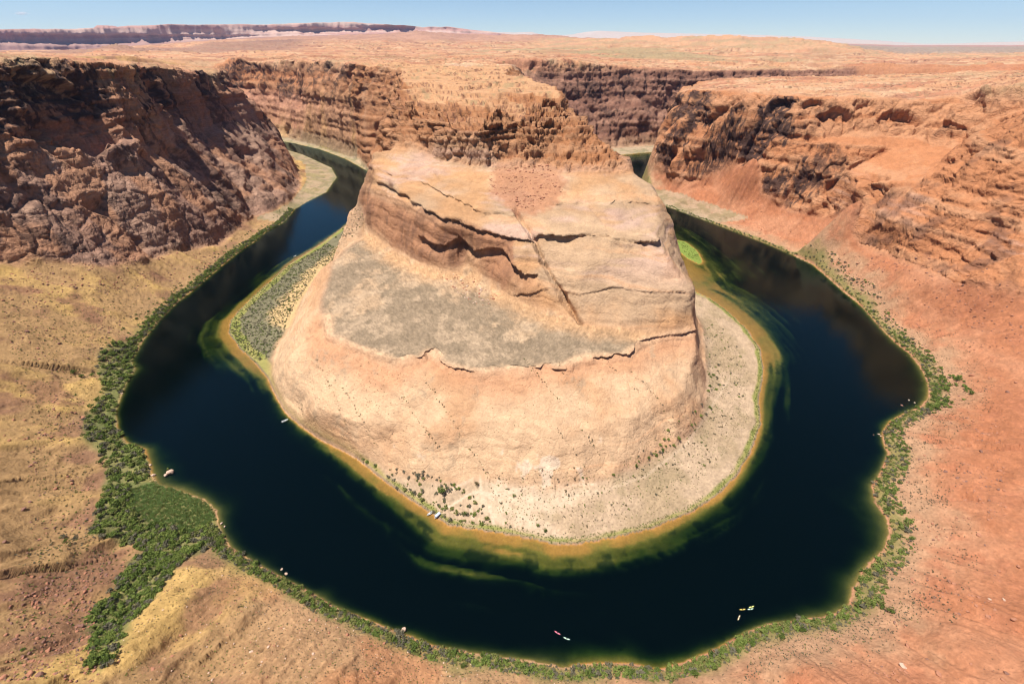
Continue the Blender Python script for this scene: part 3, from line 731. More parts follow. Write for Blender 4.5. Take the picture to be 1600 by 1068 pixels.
def dist3(pts, idx):
    q = P[idx]; best = np.full(len(idx), 1e9)
    for a, b in zip(pts[:-1], pts[1:]):
        d = b - a; t = np.clip(((q - a) @ d) / max(d @ d, 1e-9), 0, 1)
        best = np.minimum(best, np.linalg.norm(q - a - t[:, None] * d, axis=1))
    return best
crackm = np.zeros(len(x), np.float32)
for pts, hw, dp in CRACKS:
    fin = []
    for a, b in zip(pts[:-1], pts[1:]):
        for t in np.linspace(0, 1, 5)[:-1]: fin.append((a[0] + (b[0] - a[0]) * t, a[1] + (b[1] - a[1]) * t))
    fin.append(pts[-1])
    W3 = cast(fin)
    lo, hi = W3.min(0) - 15, W3.max(0) + 15
    idx = np.nonzero((x > lo[0]) & (x < hi[0]) & (y > lo[1]) & (y < hi[1]) & (z > lo[2]) & (z < hi[2]))[0]
    if len(idx) == 0: continue
    dd = dist3(W3, idx) + (1.2 + 0.35 * hw) * fbm(x[idx] / 9, y[idx] / 9, z[idx] / 9, oct=3)
    pr = np.clip(1 - dd / hw, 0, 1)
    D[idx] -= dp * pr
    crackm[idx] = np.maximum(crackm[idx], pr * min(1.0, dp / 2.0))
    if dp > 7.0:                                              # the big fracture: the rock right of it has slipped back
        o_ = np.argsort(W3[:, 2]); side = x - np.interp(z, W3[o_, 2], W3[o_, 0])
        m = np.nonzero((side > 0) & (side < 70) & (z > W3[:, 2].min() - 4) & (z < W3[:, 2].max() + 10) & (y < W3[:, 1].max() + 25) & (in_low > 0.2))[0]
        D[m] -= 7.5 * np.exp(-side[m] / 15.0) * sstep(0, 1.2, side[m]) * sstep(W3[:, 2].max() + 10, W3[:, 2].max() - 12, z[m])

# hollows: arches and alcoves scooped into the cliffs  (centre in the picture, width m, height m, depth m)
ALCOVES = [((722, 392), 13, 20, 4), ((590, 208), 50, 60, 16), ((450, 205), 60, 46, 14), ((1305, 188), 62, 46, 16), ((1405, 190), 70, 36, 12), ((1350, 165), 40, 20, 9),
           ((835, 190), 16, 22, 10), ((1365, 280), 45, 20, 14), ((100, 170), 110, 110, 26), ((390, 295), 20, 36, 12), ((250, 150), 60, 90, 14), ((1475, 205), 60, 30, 8), ((1270, 165), 40, 24, 9),
           ((1210, 170), 36, 40, 8), ((640, 180), 30, 20, 5), ((1005, 200), 60, 30, 12)]
cen = cast([a[0] for a in ALCOVES])
for (pp, aw, ah, ad), c in zip(ALCOVES, cen):
    m = np.nonzero((np.abs(x - c[0]) < aw) & (np.abs(y - c[1]) < aw) & (np.abs(z - c[2]) < ah))[0]
    if len(m) == 0: continue
    e = ((x[m] - c[0]) ** 2 + (y[m] - c[1]) ** 2) / (aw * 0.5) ** 2 + ((z[m] - c[2]) / (ah * 0.5)) ** 2 * np.where(z[m] > c[2], 1.0, 0.25)
    e = e + 0.55 * fbm(x[m] / 14, y[m] / 14, z[m] / 14, oct=3)
    D[m] -= ad * sstep(1.0, 0.55, e)

Nh = N.copy()
flat_push = sstep(0.8, 1.6, slope)[:, None]                    # on cliffs grow sideways so that ledges overhang
Nh[:, 2] *= (1 - 0.7 * flat_push[:, 0]); Nh /= np.linalg.norm(Nh, axis=1)[:, None]
P2 = P + Nh * D[:, None]
# ledges that jut out over a shaded hollow: below the line the rock is set back level
def undercut(line, amp, hgt_, reach, region_):
    L3 = np.array(line); idx = np.nonzero(region_ & (x > L3[:, 0].min() - 20) & (x < L3[:, 0].max() + 20) & (y > L3[:, 1].min() - 30) & (y < L3[:, 1].max() + 30))[0]
    L4 = np.vstack([a + (b - a) * t for a, b in zip(L3[:-1], L3[1:]) for t in np.linspace(0, 1, 12, endpoint=False)] + [L3[-1:]])
    if len(idx) == 0: return
    bestd = np.full(len(idx), 1e9); bz = np.zeros(len(idx))
    for p in L4:
        d = np.hypot(x[idx] - p[0], y[idx] - p[1]); m = d < bestd
        bestd[m] = d[m]; bz[m] = p[2]
    wob = fbm(x[idx] / 14, y[idx] / 14, oct=3)
    dz = bz + 1.4 * wob - z[idx]
    k = sstep(0.0, 0.5, dz) * sstep(hgt_, hgt_ * 0.45, dz) * sstep(reach, reach * 0.6, bestd) * np.clip(0.75 + 1.3 * fbm(x[idx] / 26 + 8, y[idx] / 26, oct=2), 0, 1.3)
    nh_ = np.hypot(N[idx, 0], N[idx, 1]) + 1e-6
    P2[idx, 0] -= N[idx, 0] / nh_ * amp * k; P2[idx, 1] -= N[idx, 1] / nh_ * amp * k
    up = sstep(-5.0, -0.5, dz) * sstep(0.3, -0.3, dz) * sstep(reach, reach * 0.6, bestd)
    P2[idx, 0] += N[idx, 0] / nh_ * 1.2 * up; P2[idx, 1] += N[idx, 1] / nh_ * 1.2 * up
lowr = in_low > 0.2
undercut(cast([(852, 366), (880, 371), (915, 368), (950, 374), (985, 380), (1018, 378)]), 9.0, 9.0, 16.0, lowr)
undercut(cast([(600, 286), (640, 309), (690, 336), (740, 354), (790, 370), (822, 376)]), 5.0, 6.0, 14.0, lowr)
undercut(cast([(668, 372), (695, 384), (722, 380), (742, 392), (772, 388), (800, 408), (822, 430)]), 7.0, 13.0, 15.0, lowr)
undercut(cast([(585, 262), (640, 282), (690, 300), (735, 330), (800, 338)]), 3.0, 4.0, 10.0, lowr)
undercut(cast([(830, 322), (890, 316), (960, 318), (1018, 322)]), 2.6, 3.5, 9.0, lowr)
undercut(cast([(700, 480), (800, 462), (850, 452), (905, 458), (960, 452), (1060, 458)]), 1.6, 2.5, 8.0, lowr)
undercut(LIP[3:12], 4.0, 3.6, 9.0, (in_dome > 0.2) | (in_terr > 0.2))
undercut(LIP[13:], 4.0, 3.6, 9.0, (in_dome > 0.2) | (in_terr > 0.2))
undercut(cast([(800, 200), (845, 196), (880, 176)]), 6.0, 8.0, 14.0, in_mass > 0.3)
undercut(cast([(705, 131), (745, 136), (800, 132), (850, 128)]), 5.0, 5.0, 14.0, in_mass > 0.3)
P2[:, 2] += fz
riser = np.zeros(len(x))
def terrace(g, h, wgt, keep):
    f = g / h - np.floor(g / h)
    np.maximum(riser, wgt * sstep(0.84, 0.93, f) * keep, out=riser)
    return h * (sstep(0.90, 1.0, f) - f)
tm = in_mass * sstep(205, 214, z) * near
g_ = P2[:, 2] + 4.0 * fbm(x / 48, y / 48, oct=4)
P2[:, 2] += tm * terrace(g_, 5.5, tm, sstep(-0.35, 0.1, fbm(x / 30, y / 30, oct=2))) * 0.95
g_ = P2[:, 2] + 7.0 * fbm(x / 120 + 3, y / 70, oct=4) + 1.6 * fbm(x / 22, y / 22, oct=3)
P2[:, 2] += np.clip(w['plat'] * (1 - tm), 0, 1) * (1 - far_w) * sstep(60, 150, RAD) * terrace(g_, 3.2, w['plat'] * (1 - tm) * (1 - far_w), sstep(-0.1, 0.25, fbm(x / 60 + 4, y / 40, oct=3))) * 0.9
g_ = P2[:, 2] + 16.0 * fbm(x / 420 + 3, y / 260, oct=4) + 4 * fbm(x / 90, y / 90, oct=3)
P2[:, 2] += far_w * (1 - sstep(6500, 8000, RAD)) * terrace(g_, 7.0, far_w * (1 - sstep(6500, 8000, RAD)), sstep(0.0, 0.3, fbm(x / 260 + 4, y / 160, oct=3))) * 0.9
P2 += NF * DF[:, None]
wet = under
P2[wet, 2] = np.minimum(P2[wet, 2], z[wet] + 0.35 * fbm(x[wet] / 5, y[wet] / 5, oct=3) * np.clip(-z[wet] / 1.5, 0, 1))
print('weathered', round(time.time() - T0, 1))

# ------------------------------------------------------------------ colour of the ground itself
def C3(*c): return np.array(c, dtype=np.float32)
def mix(a, b, t): return a + (b - a) * np.clip(t, 0, 1)[:, None]
one = np.ones((len(x), 1), np.float32)
v_big = fbm(x / 60, y / 60, z / 60, oct=4)
v_mid = fbm(x / 16, y / 16, z / 16, oct=4)
v_sm = fbm(x / 4.5, y / 4.5, z / 4.5, oct=3)
v_px = vnoise(x / 1.3, y / 1.3, z / 1.3)
drip = fbm((x + y) / 7, (x - y) / 7, z / 55, oct=3)

A_ROUGH, A_ROUGH2, A_BROWN, A_VARN = C3(.39, .165, .075), C3(.42, .205, .105), C3(.225, .110, .072), C3(.050, .028, .024)
A_PALE, A_ORANGE, A_PINK, A_RED = C3(.52, .34, .205), C3(.50, .275, .135), C3(.53, .345, .265), C3(.40, .175, .085)
colr = one * C3(.40, .22, .13)
# plateau tops
pl = mix(one * C3(.43, .225, .12), one * C3(.47, .29, .175), sstep(-0.2, 0.5, v_big + 0.4 * v_mid))
pl = mix(pl, one * C3(.36, .15, .085), 0.7 * sstep(0.05, 0.35, fbm(x / 130 + 3, y / 42, oct=4)))
pl = mix(pl, one * C3(.30, .20, .11), 0.6 * sstep(0.15, 0.5, fbm(x / 210, y / 90, oct=4)) + 0.5 * sstep(0.5, 0.8, v_px))
pl = mix(pl, one * C3(.27, .125, .075), 0.65 * sstep(0.12, 0.4, fbm(x / (60 + 240 * far_w), y / (16 + 74 * far_w) + 2, oct=4)))  # dark streaks painted in for the shaded scarps of small ledges
pl = mix(pl, one * C3(.17, .14, .075), 0.6 * sstep(0.55, 0.8, dots) * (1 - far_w))
colr = mix(colr, pl, np.maximum(w['plat'], far_w))
# walls
wall = mix(one * A_ROUGH, one * A_ROUGH2, sstep(-0.3, 0.4, bed1 + 0.6 * v_mid))
wall = mix(wall, one * A_PINK * 0.8, 0.35 * sstep(0.1, 0.6, bed2 * 0.5 + v_big) * (z < 120))
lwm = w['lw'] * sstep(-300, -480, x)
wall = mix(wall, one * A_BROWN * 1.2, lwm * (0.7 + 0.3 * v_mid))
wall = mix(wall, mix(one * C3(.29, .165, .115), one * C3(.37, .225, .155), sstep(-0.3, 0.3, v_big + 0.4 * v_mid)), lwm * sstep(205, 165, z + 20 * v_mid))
wall = mix(wall, one * C3(.40, .20, .11), 0.8 * lwm * sstep(0.02, 0.3, fbm(x / 40 + 9, y / 40, z / 90, oct=3)))  # orange patches painted in for sunlit ribs on the left wall
wall = mix(wall, one * C3(.47, .24, .155), w['farl'] * (1 - sstep(130, 170, z)) * 0.9)  # lower far left wall painted lighter, as if sunlit
wall = mix(wall, mix(one * C3(.20, .10, .07), one * C3(.29, .155, .105), sstep(-0.2, 0.3, bed1 + 0.5 * v_mid)), w['farr'] * 0.9)  # far right wall: varnish brown, darkened to paint in its shade
wallw = is_rockwall * (1 - w['plat'])
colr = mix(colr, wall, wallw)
var_zone = (w['lw'] * (0.75 + 0.3 * sstep(195, 215, z)) + w['farl'] * sstep(95, 150, z) * 0.9 + w['farr'] * 0.75 + w['rw'] * sstep(620, 900, y - 0.0 * x) * sstep(640, 480, x) * 1.05 + 0.35 * w['rw'])  # varnish, thickened high on the left wall to paint in alcove shade
var_zone = np.clip(var_zone, 0, 1.2)
vn = fbm(x / 46, y / 46, z / 60, oct=4) + 0.55 * drip
var = sstep(0.02, 0.32, vn + 0.42 * (var_zone - 0.75)) * steep * np.clip(var_zone, 0, 1) * (1 - 0.75 * sstep(0.15, 0.35, grain))
# butte
mass = mix(one * C3(.30, .128, .054), one * C3(.36, .178, .088), sstep(-0.35, 0.35, bed2 + 0.5 * v_mid))
mass = mix(mass, one * C3(.25, .10, .045), 0.7 * sstep(0.1, 0.5, v_mid))
mass = mix(mass, one * C3(.45, .25, .13) * (1 + 0.25 * v_mid)[:, None], 0.9 * sstep(0.5, 0.2, slope) * sstep(212, 225, z))
mass = mix(mass, one * C3(.24, .19, .10), 0.55 * sstep(0.45, 0.7, dots) * sstep(0.4, 0.2, slope) * sstep(215, 225, z))
colr = mix(colr, mass, in_mass * 0.92)
low = mix(one * A_PALE * 0.80, one * A_ORANGE * 0.86, sstep(-0.15, 0.4, v_big + 0.35 * bed1))
low = mix(low, one * A_PINK * 0.86, 0.75 * sstep(0.0, 0.4, fbm(x / 70 + 5, y / 70, z / 14, oct=3) + 0.3 * bed3) * sstep(80, 120, z))
strl = vnoise(zp / 4.2 + 5, x / 140, y / 140) + 0.6 * vnoise(zp / 1.5, x / 90, y / 90)
low = low * (1 + 0.13 * strl + 0.06 * bed3)[:, None]
low = mix(low, one * C3(.46, .235, .115), 0.45 * sstep(0.25, 0.7, strl))
colr = mix(colr, low, in_low)
scar = in_low * sstep(0.9, 1.6, slope) * sstep(40, -10, x) * sstep(140, 120, z)
colr = mix(colr, mix(one * C3(.33, .155, .08), one * C3(.24, .11, .06), sstep(-0.2, 0.3, v_big + 0.4 * drip)), 0.9 * scar)  # steep left cliff: dark rock tone with its shade painted in
dome = mix(one * A_PALE, one * C3(.46, .265, .145), sstep(-0.1, 0.5, v_big + 0.3 * v_mid))
dl, _ = line_dist(x[in_dome > 0.01], y[in_dome > 0.01], LIP)
dlip = np.full(len(x), 99.0); dlip[in_dome > 0.01] = dl
dome = mix(dome, one * A_RED * 1.08, 0.6 * sstep(30, 4, dlip + 16 * v_big))
dome = mix(dome, one * C3(.33, .235, .15), 0.55 * sstep(0.22, 0.5, fbm(x / 26 + 3, y / 26, oct=4)) * sstep(0.0, 0.3, v_sm))
strp = vnoise(zp / 3.6, x / 140, y / 140) + 0.6 * vnoise(zp / 1.3 + 9, x / 90, y / 90)
dome = dome * (1 + 0.10 * strp)[:, None]
dome = mix(dome, one * C3(.47, .25, .13), 0.45 * sstep(0.25, 0.7, strp))
colr = mix(colr, dome, in_dome)
ter = mix(one * C3(.225, .163, .105), one * C3(.34, .23, .14), sstep(0.05, 0.45, fbm(x / 55 + 2, y / 55, oct=4) + 0.25 * v_sm))
d_cf = np.full(len(x), 99.0); m_ = in_terr > 0.01
d_cf[m_] = line_dist(x[m_], y[m_], CLIFF_FOOT)[0]
ter = mix(ter, one * C3(.44, .255, .13), sstep(34, 6, d_cf + 12 * v_mid) * 0.85)
d_lp = np.full(len(x), 99.0); d_lp[m_] = line_dist(x[m_], y[m_], LIP)[0]
ter = mix(ter, one * A_PALE, 0.8 * sstep(9, 2, d_lp + 4 * v_mid) + 0.9 * sstep(16, 5, d_lp + 6 * v_mid) * sstep(-150, -190, x))
ter = mix(ter, one * C3(.40, .285, .185), 0.45 * sstep(0.12, 0.35, fbm(x / 17 + 8, y / 17, oct=4)))
ter = ter * (1 + 0.28 * v_px + 0.22 * v_sm)[:, None]
colr = mix(colr, ter, in_terr)
# dark red painted along the ledge risers in place of scarp shade
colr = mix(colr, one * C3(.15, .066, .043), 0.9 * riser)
# varnish and stains
var_b = in_low * sstep(1.0, 1.8, slope) * sstep(20, -30, x) * sstep(-0.05, 0.4, 0.55 * drip + 0.8 * fbm(x / 22, y / 22, z / 26, oct=4)) * 0.85
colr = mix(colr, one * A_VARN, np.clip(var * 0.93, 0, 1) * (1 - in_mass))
colr = mix(colr, one * C3(.17, .085, .05), var_b * 0.8)
colr = mix(colr, one * C3(.14, .075, .05), 0.35 * in_mass * steep * sstep(0.25, 0.5, drip + 0.2 * v_mid))
# buttress stains
colr = mix(colr, one * C3(.13, .065, .045), 0.6 * bt * steep * sstep(0.12, 0.4, fbm((x + y) / 30, z / 26, (x - y) / 50, oct=3)))
# loose slopes
yel = fbm(x / 38 + 20, y / 60, oct=2) * 0.4 + 1.0 * tongue
tl = mix(one * C3(.30, .180, .080), one * C3(.42, .265, .092), sstep(-0.1, 0.45, yel + 0.2 * v_mid))
tl = mix(tl, one * C3(.20, .098, .058), 0.8 * sstep(0.1, 0.45, fbm(x / 30, y / 30 + 7, oct=4)))
tb = mix(one * C3(.36, .21, .105), one * C3(.36, .17, .08), sstep(-0.1, 0.4, v_big + 0.3 * v_mid))
tr = mix(one * C3(.325, .128, .062), one * C3(.37, .168, .090), sstep(-0.2, 0.4, v_big + 0.3 * v_mid))
tr = mix(tr, one * C3(.31, .120, .062), 0.6 * sstep(0.15, 0.5, v_mid + 0.3 * v_sm))
lr_t = sstep(-190, -120, x + 0.22 * (y - 130) + 14 * v_mid); lr_t2 = sstep(30, 110, x + 20 * v_mid)
tal = mix(mix(tl, tb, lr_t), tr, lr_t2)
sage = sstep(44, 12, d_so + 24 * v_mid) * sstep(0, 8, d_so) * (lr_t2 * 0.8 + 0.25)
tal = mix(tal, one * C3(.34, .22, .13), 0.65 * sage)
tal = tal * (1 + 0.26 * v_px * (0.6 + 0.4 * v_sm) + 0.12 * v_sm)[:, None]
green_o = sstep(15, 5, d_so + 7 * v_mid) * sstep(0.3, 2.0, d_so)
tal = mix(tal, one * C3(.15, .15, .045), 0.75 * green_o)
colr = mix(colr, tal, talus_out)
# leaf litter and low growth under the thickets
for PG in ([(160, 545), (205, 530), (216, 560), (206, 585), (188, 620), (180, 665), (195, 692), (228, 705), (236, 745), (205, 760), (160, 760), (165, 715), (130, 690), (132, 655), (160, 610), (150, 575)],
           [(165, 760), (205, 752), (245, 752), (285, 768), (330, 790), (348, 838), (322, 860), (285, 880), (240, 890), (215, 850), (140, 835), (150, 800)],
           [(215, 862), (300, 862), (268, 905), (238, 940), (205, 985), (196, 1012), (180, 1040), (155, 1060), (145, 1030), (140, 965), (180, 915)]):
    pg = cast(PG); q = np.nonzero(mt & (x < -80) & (y > 60) & (y < 520))[0]
    dq, _ = line_dist(x[q], y[q], pg, closed=True); iq = in_poly(x[q], y[q], pg)
    gm = np.zeros(len(x)); gm[q] = sstep(3, -3, np.where(iq, -dq, dq) + 4 * v_mid[q])
    colr = mix(colr, mix(one * C3(.105, .125, .040), one * C3(.17, .175, .060), sstep(-0.3, 0.3, v_mid)), 0.8 * gm)
# flats inside the bend
d_si = np.full(len(x), 999.0); mb = in_bank > 0.01
d_si[mb] = line_dist(x[mb], y[mb], SHORE_IN)[0]
fl_ = mix(one * C3(.385, .275, .18), one * C3(.31, .222, .135), sstep(-0.2, 0.4, v_big + 0.6 * v_mid))
fl_ = mix(fl_, one * C3(.27, .20, .115), 0.6 * sstep(0.05, 0.35, fbm(x / 14, y / 14, oct=3)) * sstep(8, 18, d_si))
leftflat = sstep(-130, -190, x)
fl_ = mix(fl_, one * C3(.12, .115, .065), 0.88 * leftflat * sstep(70, 40, d_si))
fl_ = mix(fl_, one * C3(.42, .29, .14), leftflat * sstep(42, 55, d_si + 10 * v_mid))
fl_ = fl_ * (1 + 0.2 * v_px)[:, None]
SANDY = Zl(3, (735, 768), (780, 752), (840, 758), (900, 765), (930, 775), (900, 792), (850, 800), (800, 792), (860, 812), (880, 838), (830, 832), (800, 815), (760, 800), (728, 785))
ps = np.zeros(len(x), np.float32)
dsd, _ = line_dist(x[mb], y[mb], SANDY, closed=True); ins = in_poly(x[mb], y[mb], SANDY)
ps[mb] = sstep(5, -5, np.where(ins, -dsd, dsd) + 9 * v_mid[mb])
fl_ = mix(fl_, one * C3(.54, .41, .29), 0.8 * ps * (0.75 + 0.5 * v_sm))
TRAILS = [[(697, 770), (735, 755), (760, 742), (780, 740)], [(750, 745), (752, 770), (770, 780)], [(790, 770), (792, 745), (830, 735)], [(795, 770), (850, 765), (930, 760)], [(700, 790), (740, 770), (790, 775)], [(765, 790), (772, 818)],
          [(735, 790), (738, 805)], [(940, 770), (1010, 745), (1070, 700), (1110, 640), (1140, 590)]]
for tr_ in TRAILS:
    dt, _ = line_dist(x[mb], y[mb], Zl(4, *tr_)); q = np.zeros(len(x)); q[mb] = sstep(1.7, 0.5, dt + 0.8 * v_sm[mb])
    fl_ = mix(fl_, one * C3(.56, .42, .30), (0.3 if len(tr_) > 4 else 0.8) * q)
gw = np.interp(y, [180, 230, 600, 700], [5.0, 6.0, 9.0, 8.0]) + leftflat * 6
rim_g = sstep(0, 1, (gw - d_si - 3 * v_mid) / 3.0)
fl_ = mix(fl_, mix(one * C3(.19, .20, .045), one * C3(.27, .235, .075), sstep(-0.3, 0.4, v_mid)), 0.9 * rim_g * sstep(0.8, 2.4, d_si))
fl_ = mix(fl_, one * C3(.17, .12, .07), 0.8 * sstep(2.4, 0.6, d_si))
colr = mix(colr, fl_, in_bank)
# gravel bars in the upper reaches
bar = (is_rockwall < 0.3) & (z < 9) & (y > 900)
colr[bar] = mix(colr, mix(one * C3(.33, .25, .165), one * C3(.20, .18, .10), sstep(-0.2, 0.3, v_mid)), 0.75 + 0 * x)[bar]
isl = in_poly(x, y, ISLET) & (z > -0.05)
colr[isl] = C3(.16, .21, .04)
# white salt by the camp
salt = in_dome * sstep(0.25, 0.5, fbm(x / 9, y / 9, oct=3) + 0.7 * np.exp(-((x - 22) ** 2 / 500 + (y - 246) ** 2 / 130)) - 0.25) * (y < 275)
colr = mix(colr, one * C3(.62, .52, .42), 0.45 * salt)
CONE = cast([(775, 258), (862, 250), (890, 288), (868, 322), (835, 338), (800, 330), (765, 302)])
cm = np.nonzero(in_low > 0.1)[0]
dc, _ = line_dist(x[cm], y[cm], CONE, closed=True); ic = in_poly(x[cm], y[cm], CONE)
cone = np.zeros(len(x)); cone[cm] = sstep(6, -6, np.where(ic, -dc, dc) + 8 * v_mid[cm] + 5 * v_sm[cm]) * in_low[cm]
colr = mix(colr, one * C3(.37, .175, .095), 0.85 * cone)
# bed of the river
dpt = -z
bedc = mix(one * C3(.42, .20, .05), one * C3(.22, .165, .035), sstep(0.25, 0.7, dpt + 0.35 * v_mid))
bedc = mix(bedc, one * C3(.16, .17, .03), sstep(0.9, 2.2, dpt + 0.6 * v_mid))
bedc = mix(bedc, one * C3(.035, .045, .014), 0.85 * sstep(0.12, 0.4, fbm(x / 13 + 7, y / 13, oct=4)) * sstep(0.5, 1.0, dpt))
do_ = np.full(len(x), 99.0); du = np.nonzero(under)[0]
do_[du] = line_dist(x[du], y[du], SHORE_OUT)[0]; di_ = line_dist(x[du], y[du], SHORE_IN)[0]
outer = np.zeros(len(x)); outer[du] = (do_[du] < di_) * sstep(-0.35, 0.15, 0.2 - fbm(x[du] / 60, y[du] / 60, oct=2))
bedc = mix(bedc, mix(one * C3(.15, .12, .035), one * C3(.09, .085, .03), sstep(0.3, 1.2, dpt)), 0.85 * outer)
colr = np.where(under[:, None], bedc, colr)
# cracks hold dark soil and brush
colr = mix(colr, one * C3(.20, .12, .075), 0.12 * sstep(0.3, 0.9, crackm))
# far country
hillc = mix(one * C3(.30, .165, .115), one * C3(.36, .20, .135), sstep(-0.3, 0.4, fbm(x / 300, y / 300, z / 60, oct=4)))
darkhill = sstep(-0.30, -0.42, azv) * sstep(3500, 3700, RAD) * (1 - sstep(5000, 5600, RAD))
hillc = mix(hillc, one * C3(.20, .115, .09), 0.8 * darkhill)
colr = mix(colr, hillc, hill + 0.7 * darkhill)
olive = sstep(2450, 2900, RAD) * (1 - sstep(4500, 5200, RAD)) * sstep(-0.15, 0.0, azv) * sstep(0.62, 0.4, azv)
colr = mix(colr, one * C3(.27, .215, .115), 0.7 * olive * sstep(-0.25, 0.2, fbm(x / 500, y / 260, oct=4)))
mesa = sstep(4500, 5000, RAD) * (1 - sstep(6000, 6600, RAD)) * sstep(0.0, 0.08, azv)
mesac = mix(one * C3(.45, .25, .14), one * C3(.36, .20, .12), sstep(0.0, 0.4, fbm(x / 500, y / 130, z / 14, oct=4)))
mesac = mix(mesac, one * C3(.28, .22, .12), 0.6 * sstep(0.0, 0.3, fbm(x / 200, y / 80 + 3, oct=3)))
colr = mix(colr, mesac, mesa * 0.9)
lowl = sstep(-0.05, -0.12, azv) * sstep(8000, 9500, RAD) * (1 - sstep(12850, 12950, RAD))
colr = mix(colr, one * C3(.27, .15, .12), 0.85 * lowl)
farplain = sstep(6200, 7500, RAD) * (1 - sstep(12000, 12500, RAD)) * sstep(0.1, 0.4, azv)
colr = mix(colr, one * C3(.24, .19, .15), 0.85 * farplain)
bands = vnoise(z / 42, azv * 5)
vc = mix(one * C3(.38, .21, .17), one * C3(.46, .31, .25), sstep(-0.1, 0.45, bands + 0.5 * fbm(azv * 120, z / 110, oct=3)))
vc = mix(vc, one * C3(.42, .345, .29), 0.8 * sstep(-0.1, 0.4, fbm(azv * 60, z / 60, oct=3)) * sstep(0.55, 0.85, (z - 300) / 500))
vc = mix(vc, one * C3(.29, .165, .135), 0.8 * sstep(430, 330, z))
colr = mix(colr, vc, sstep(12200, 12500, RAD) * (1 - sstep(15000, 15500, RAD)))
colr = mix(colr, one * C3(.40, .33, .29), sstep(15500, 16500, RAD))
colr *= (1 + 0.06 * v_sm)[:, None]
colr = np.clip(colr, 0.01, 0.75)
print('coloured', round(time.time() - T0, 1))

# ------------------------------------------------------------------ ground material: the stored rock colour with fine grain and relief
def new_mat(name):
    m = bpy.data.materials.new(name); m.use_nodes = True
    t = m.node_tree; t.nodes.clear()
    return m, t, t.nodes.new('ShaderNodeOutputMaterial')

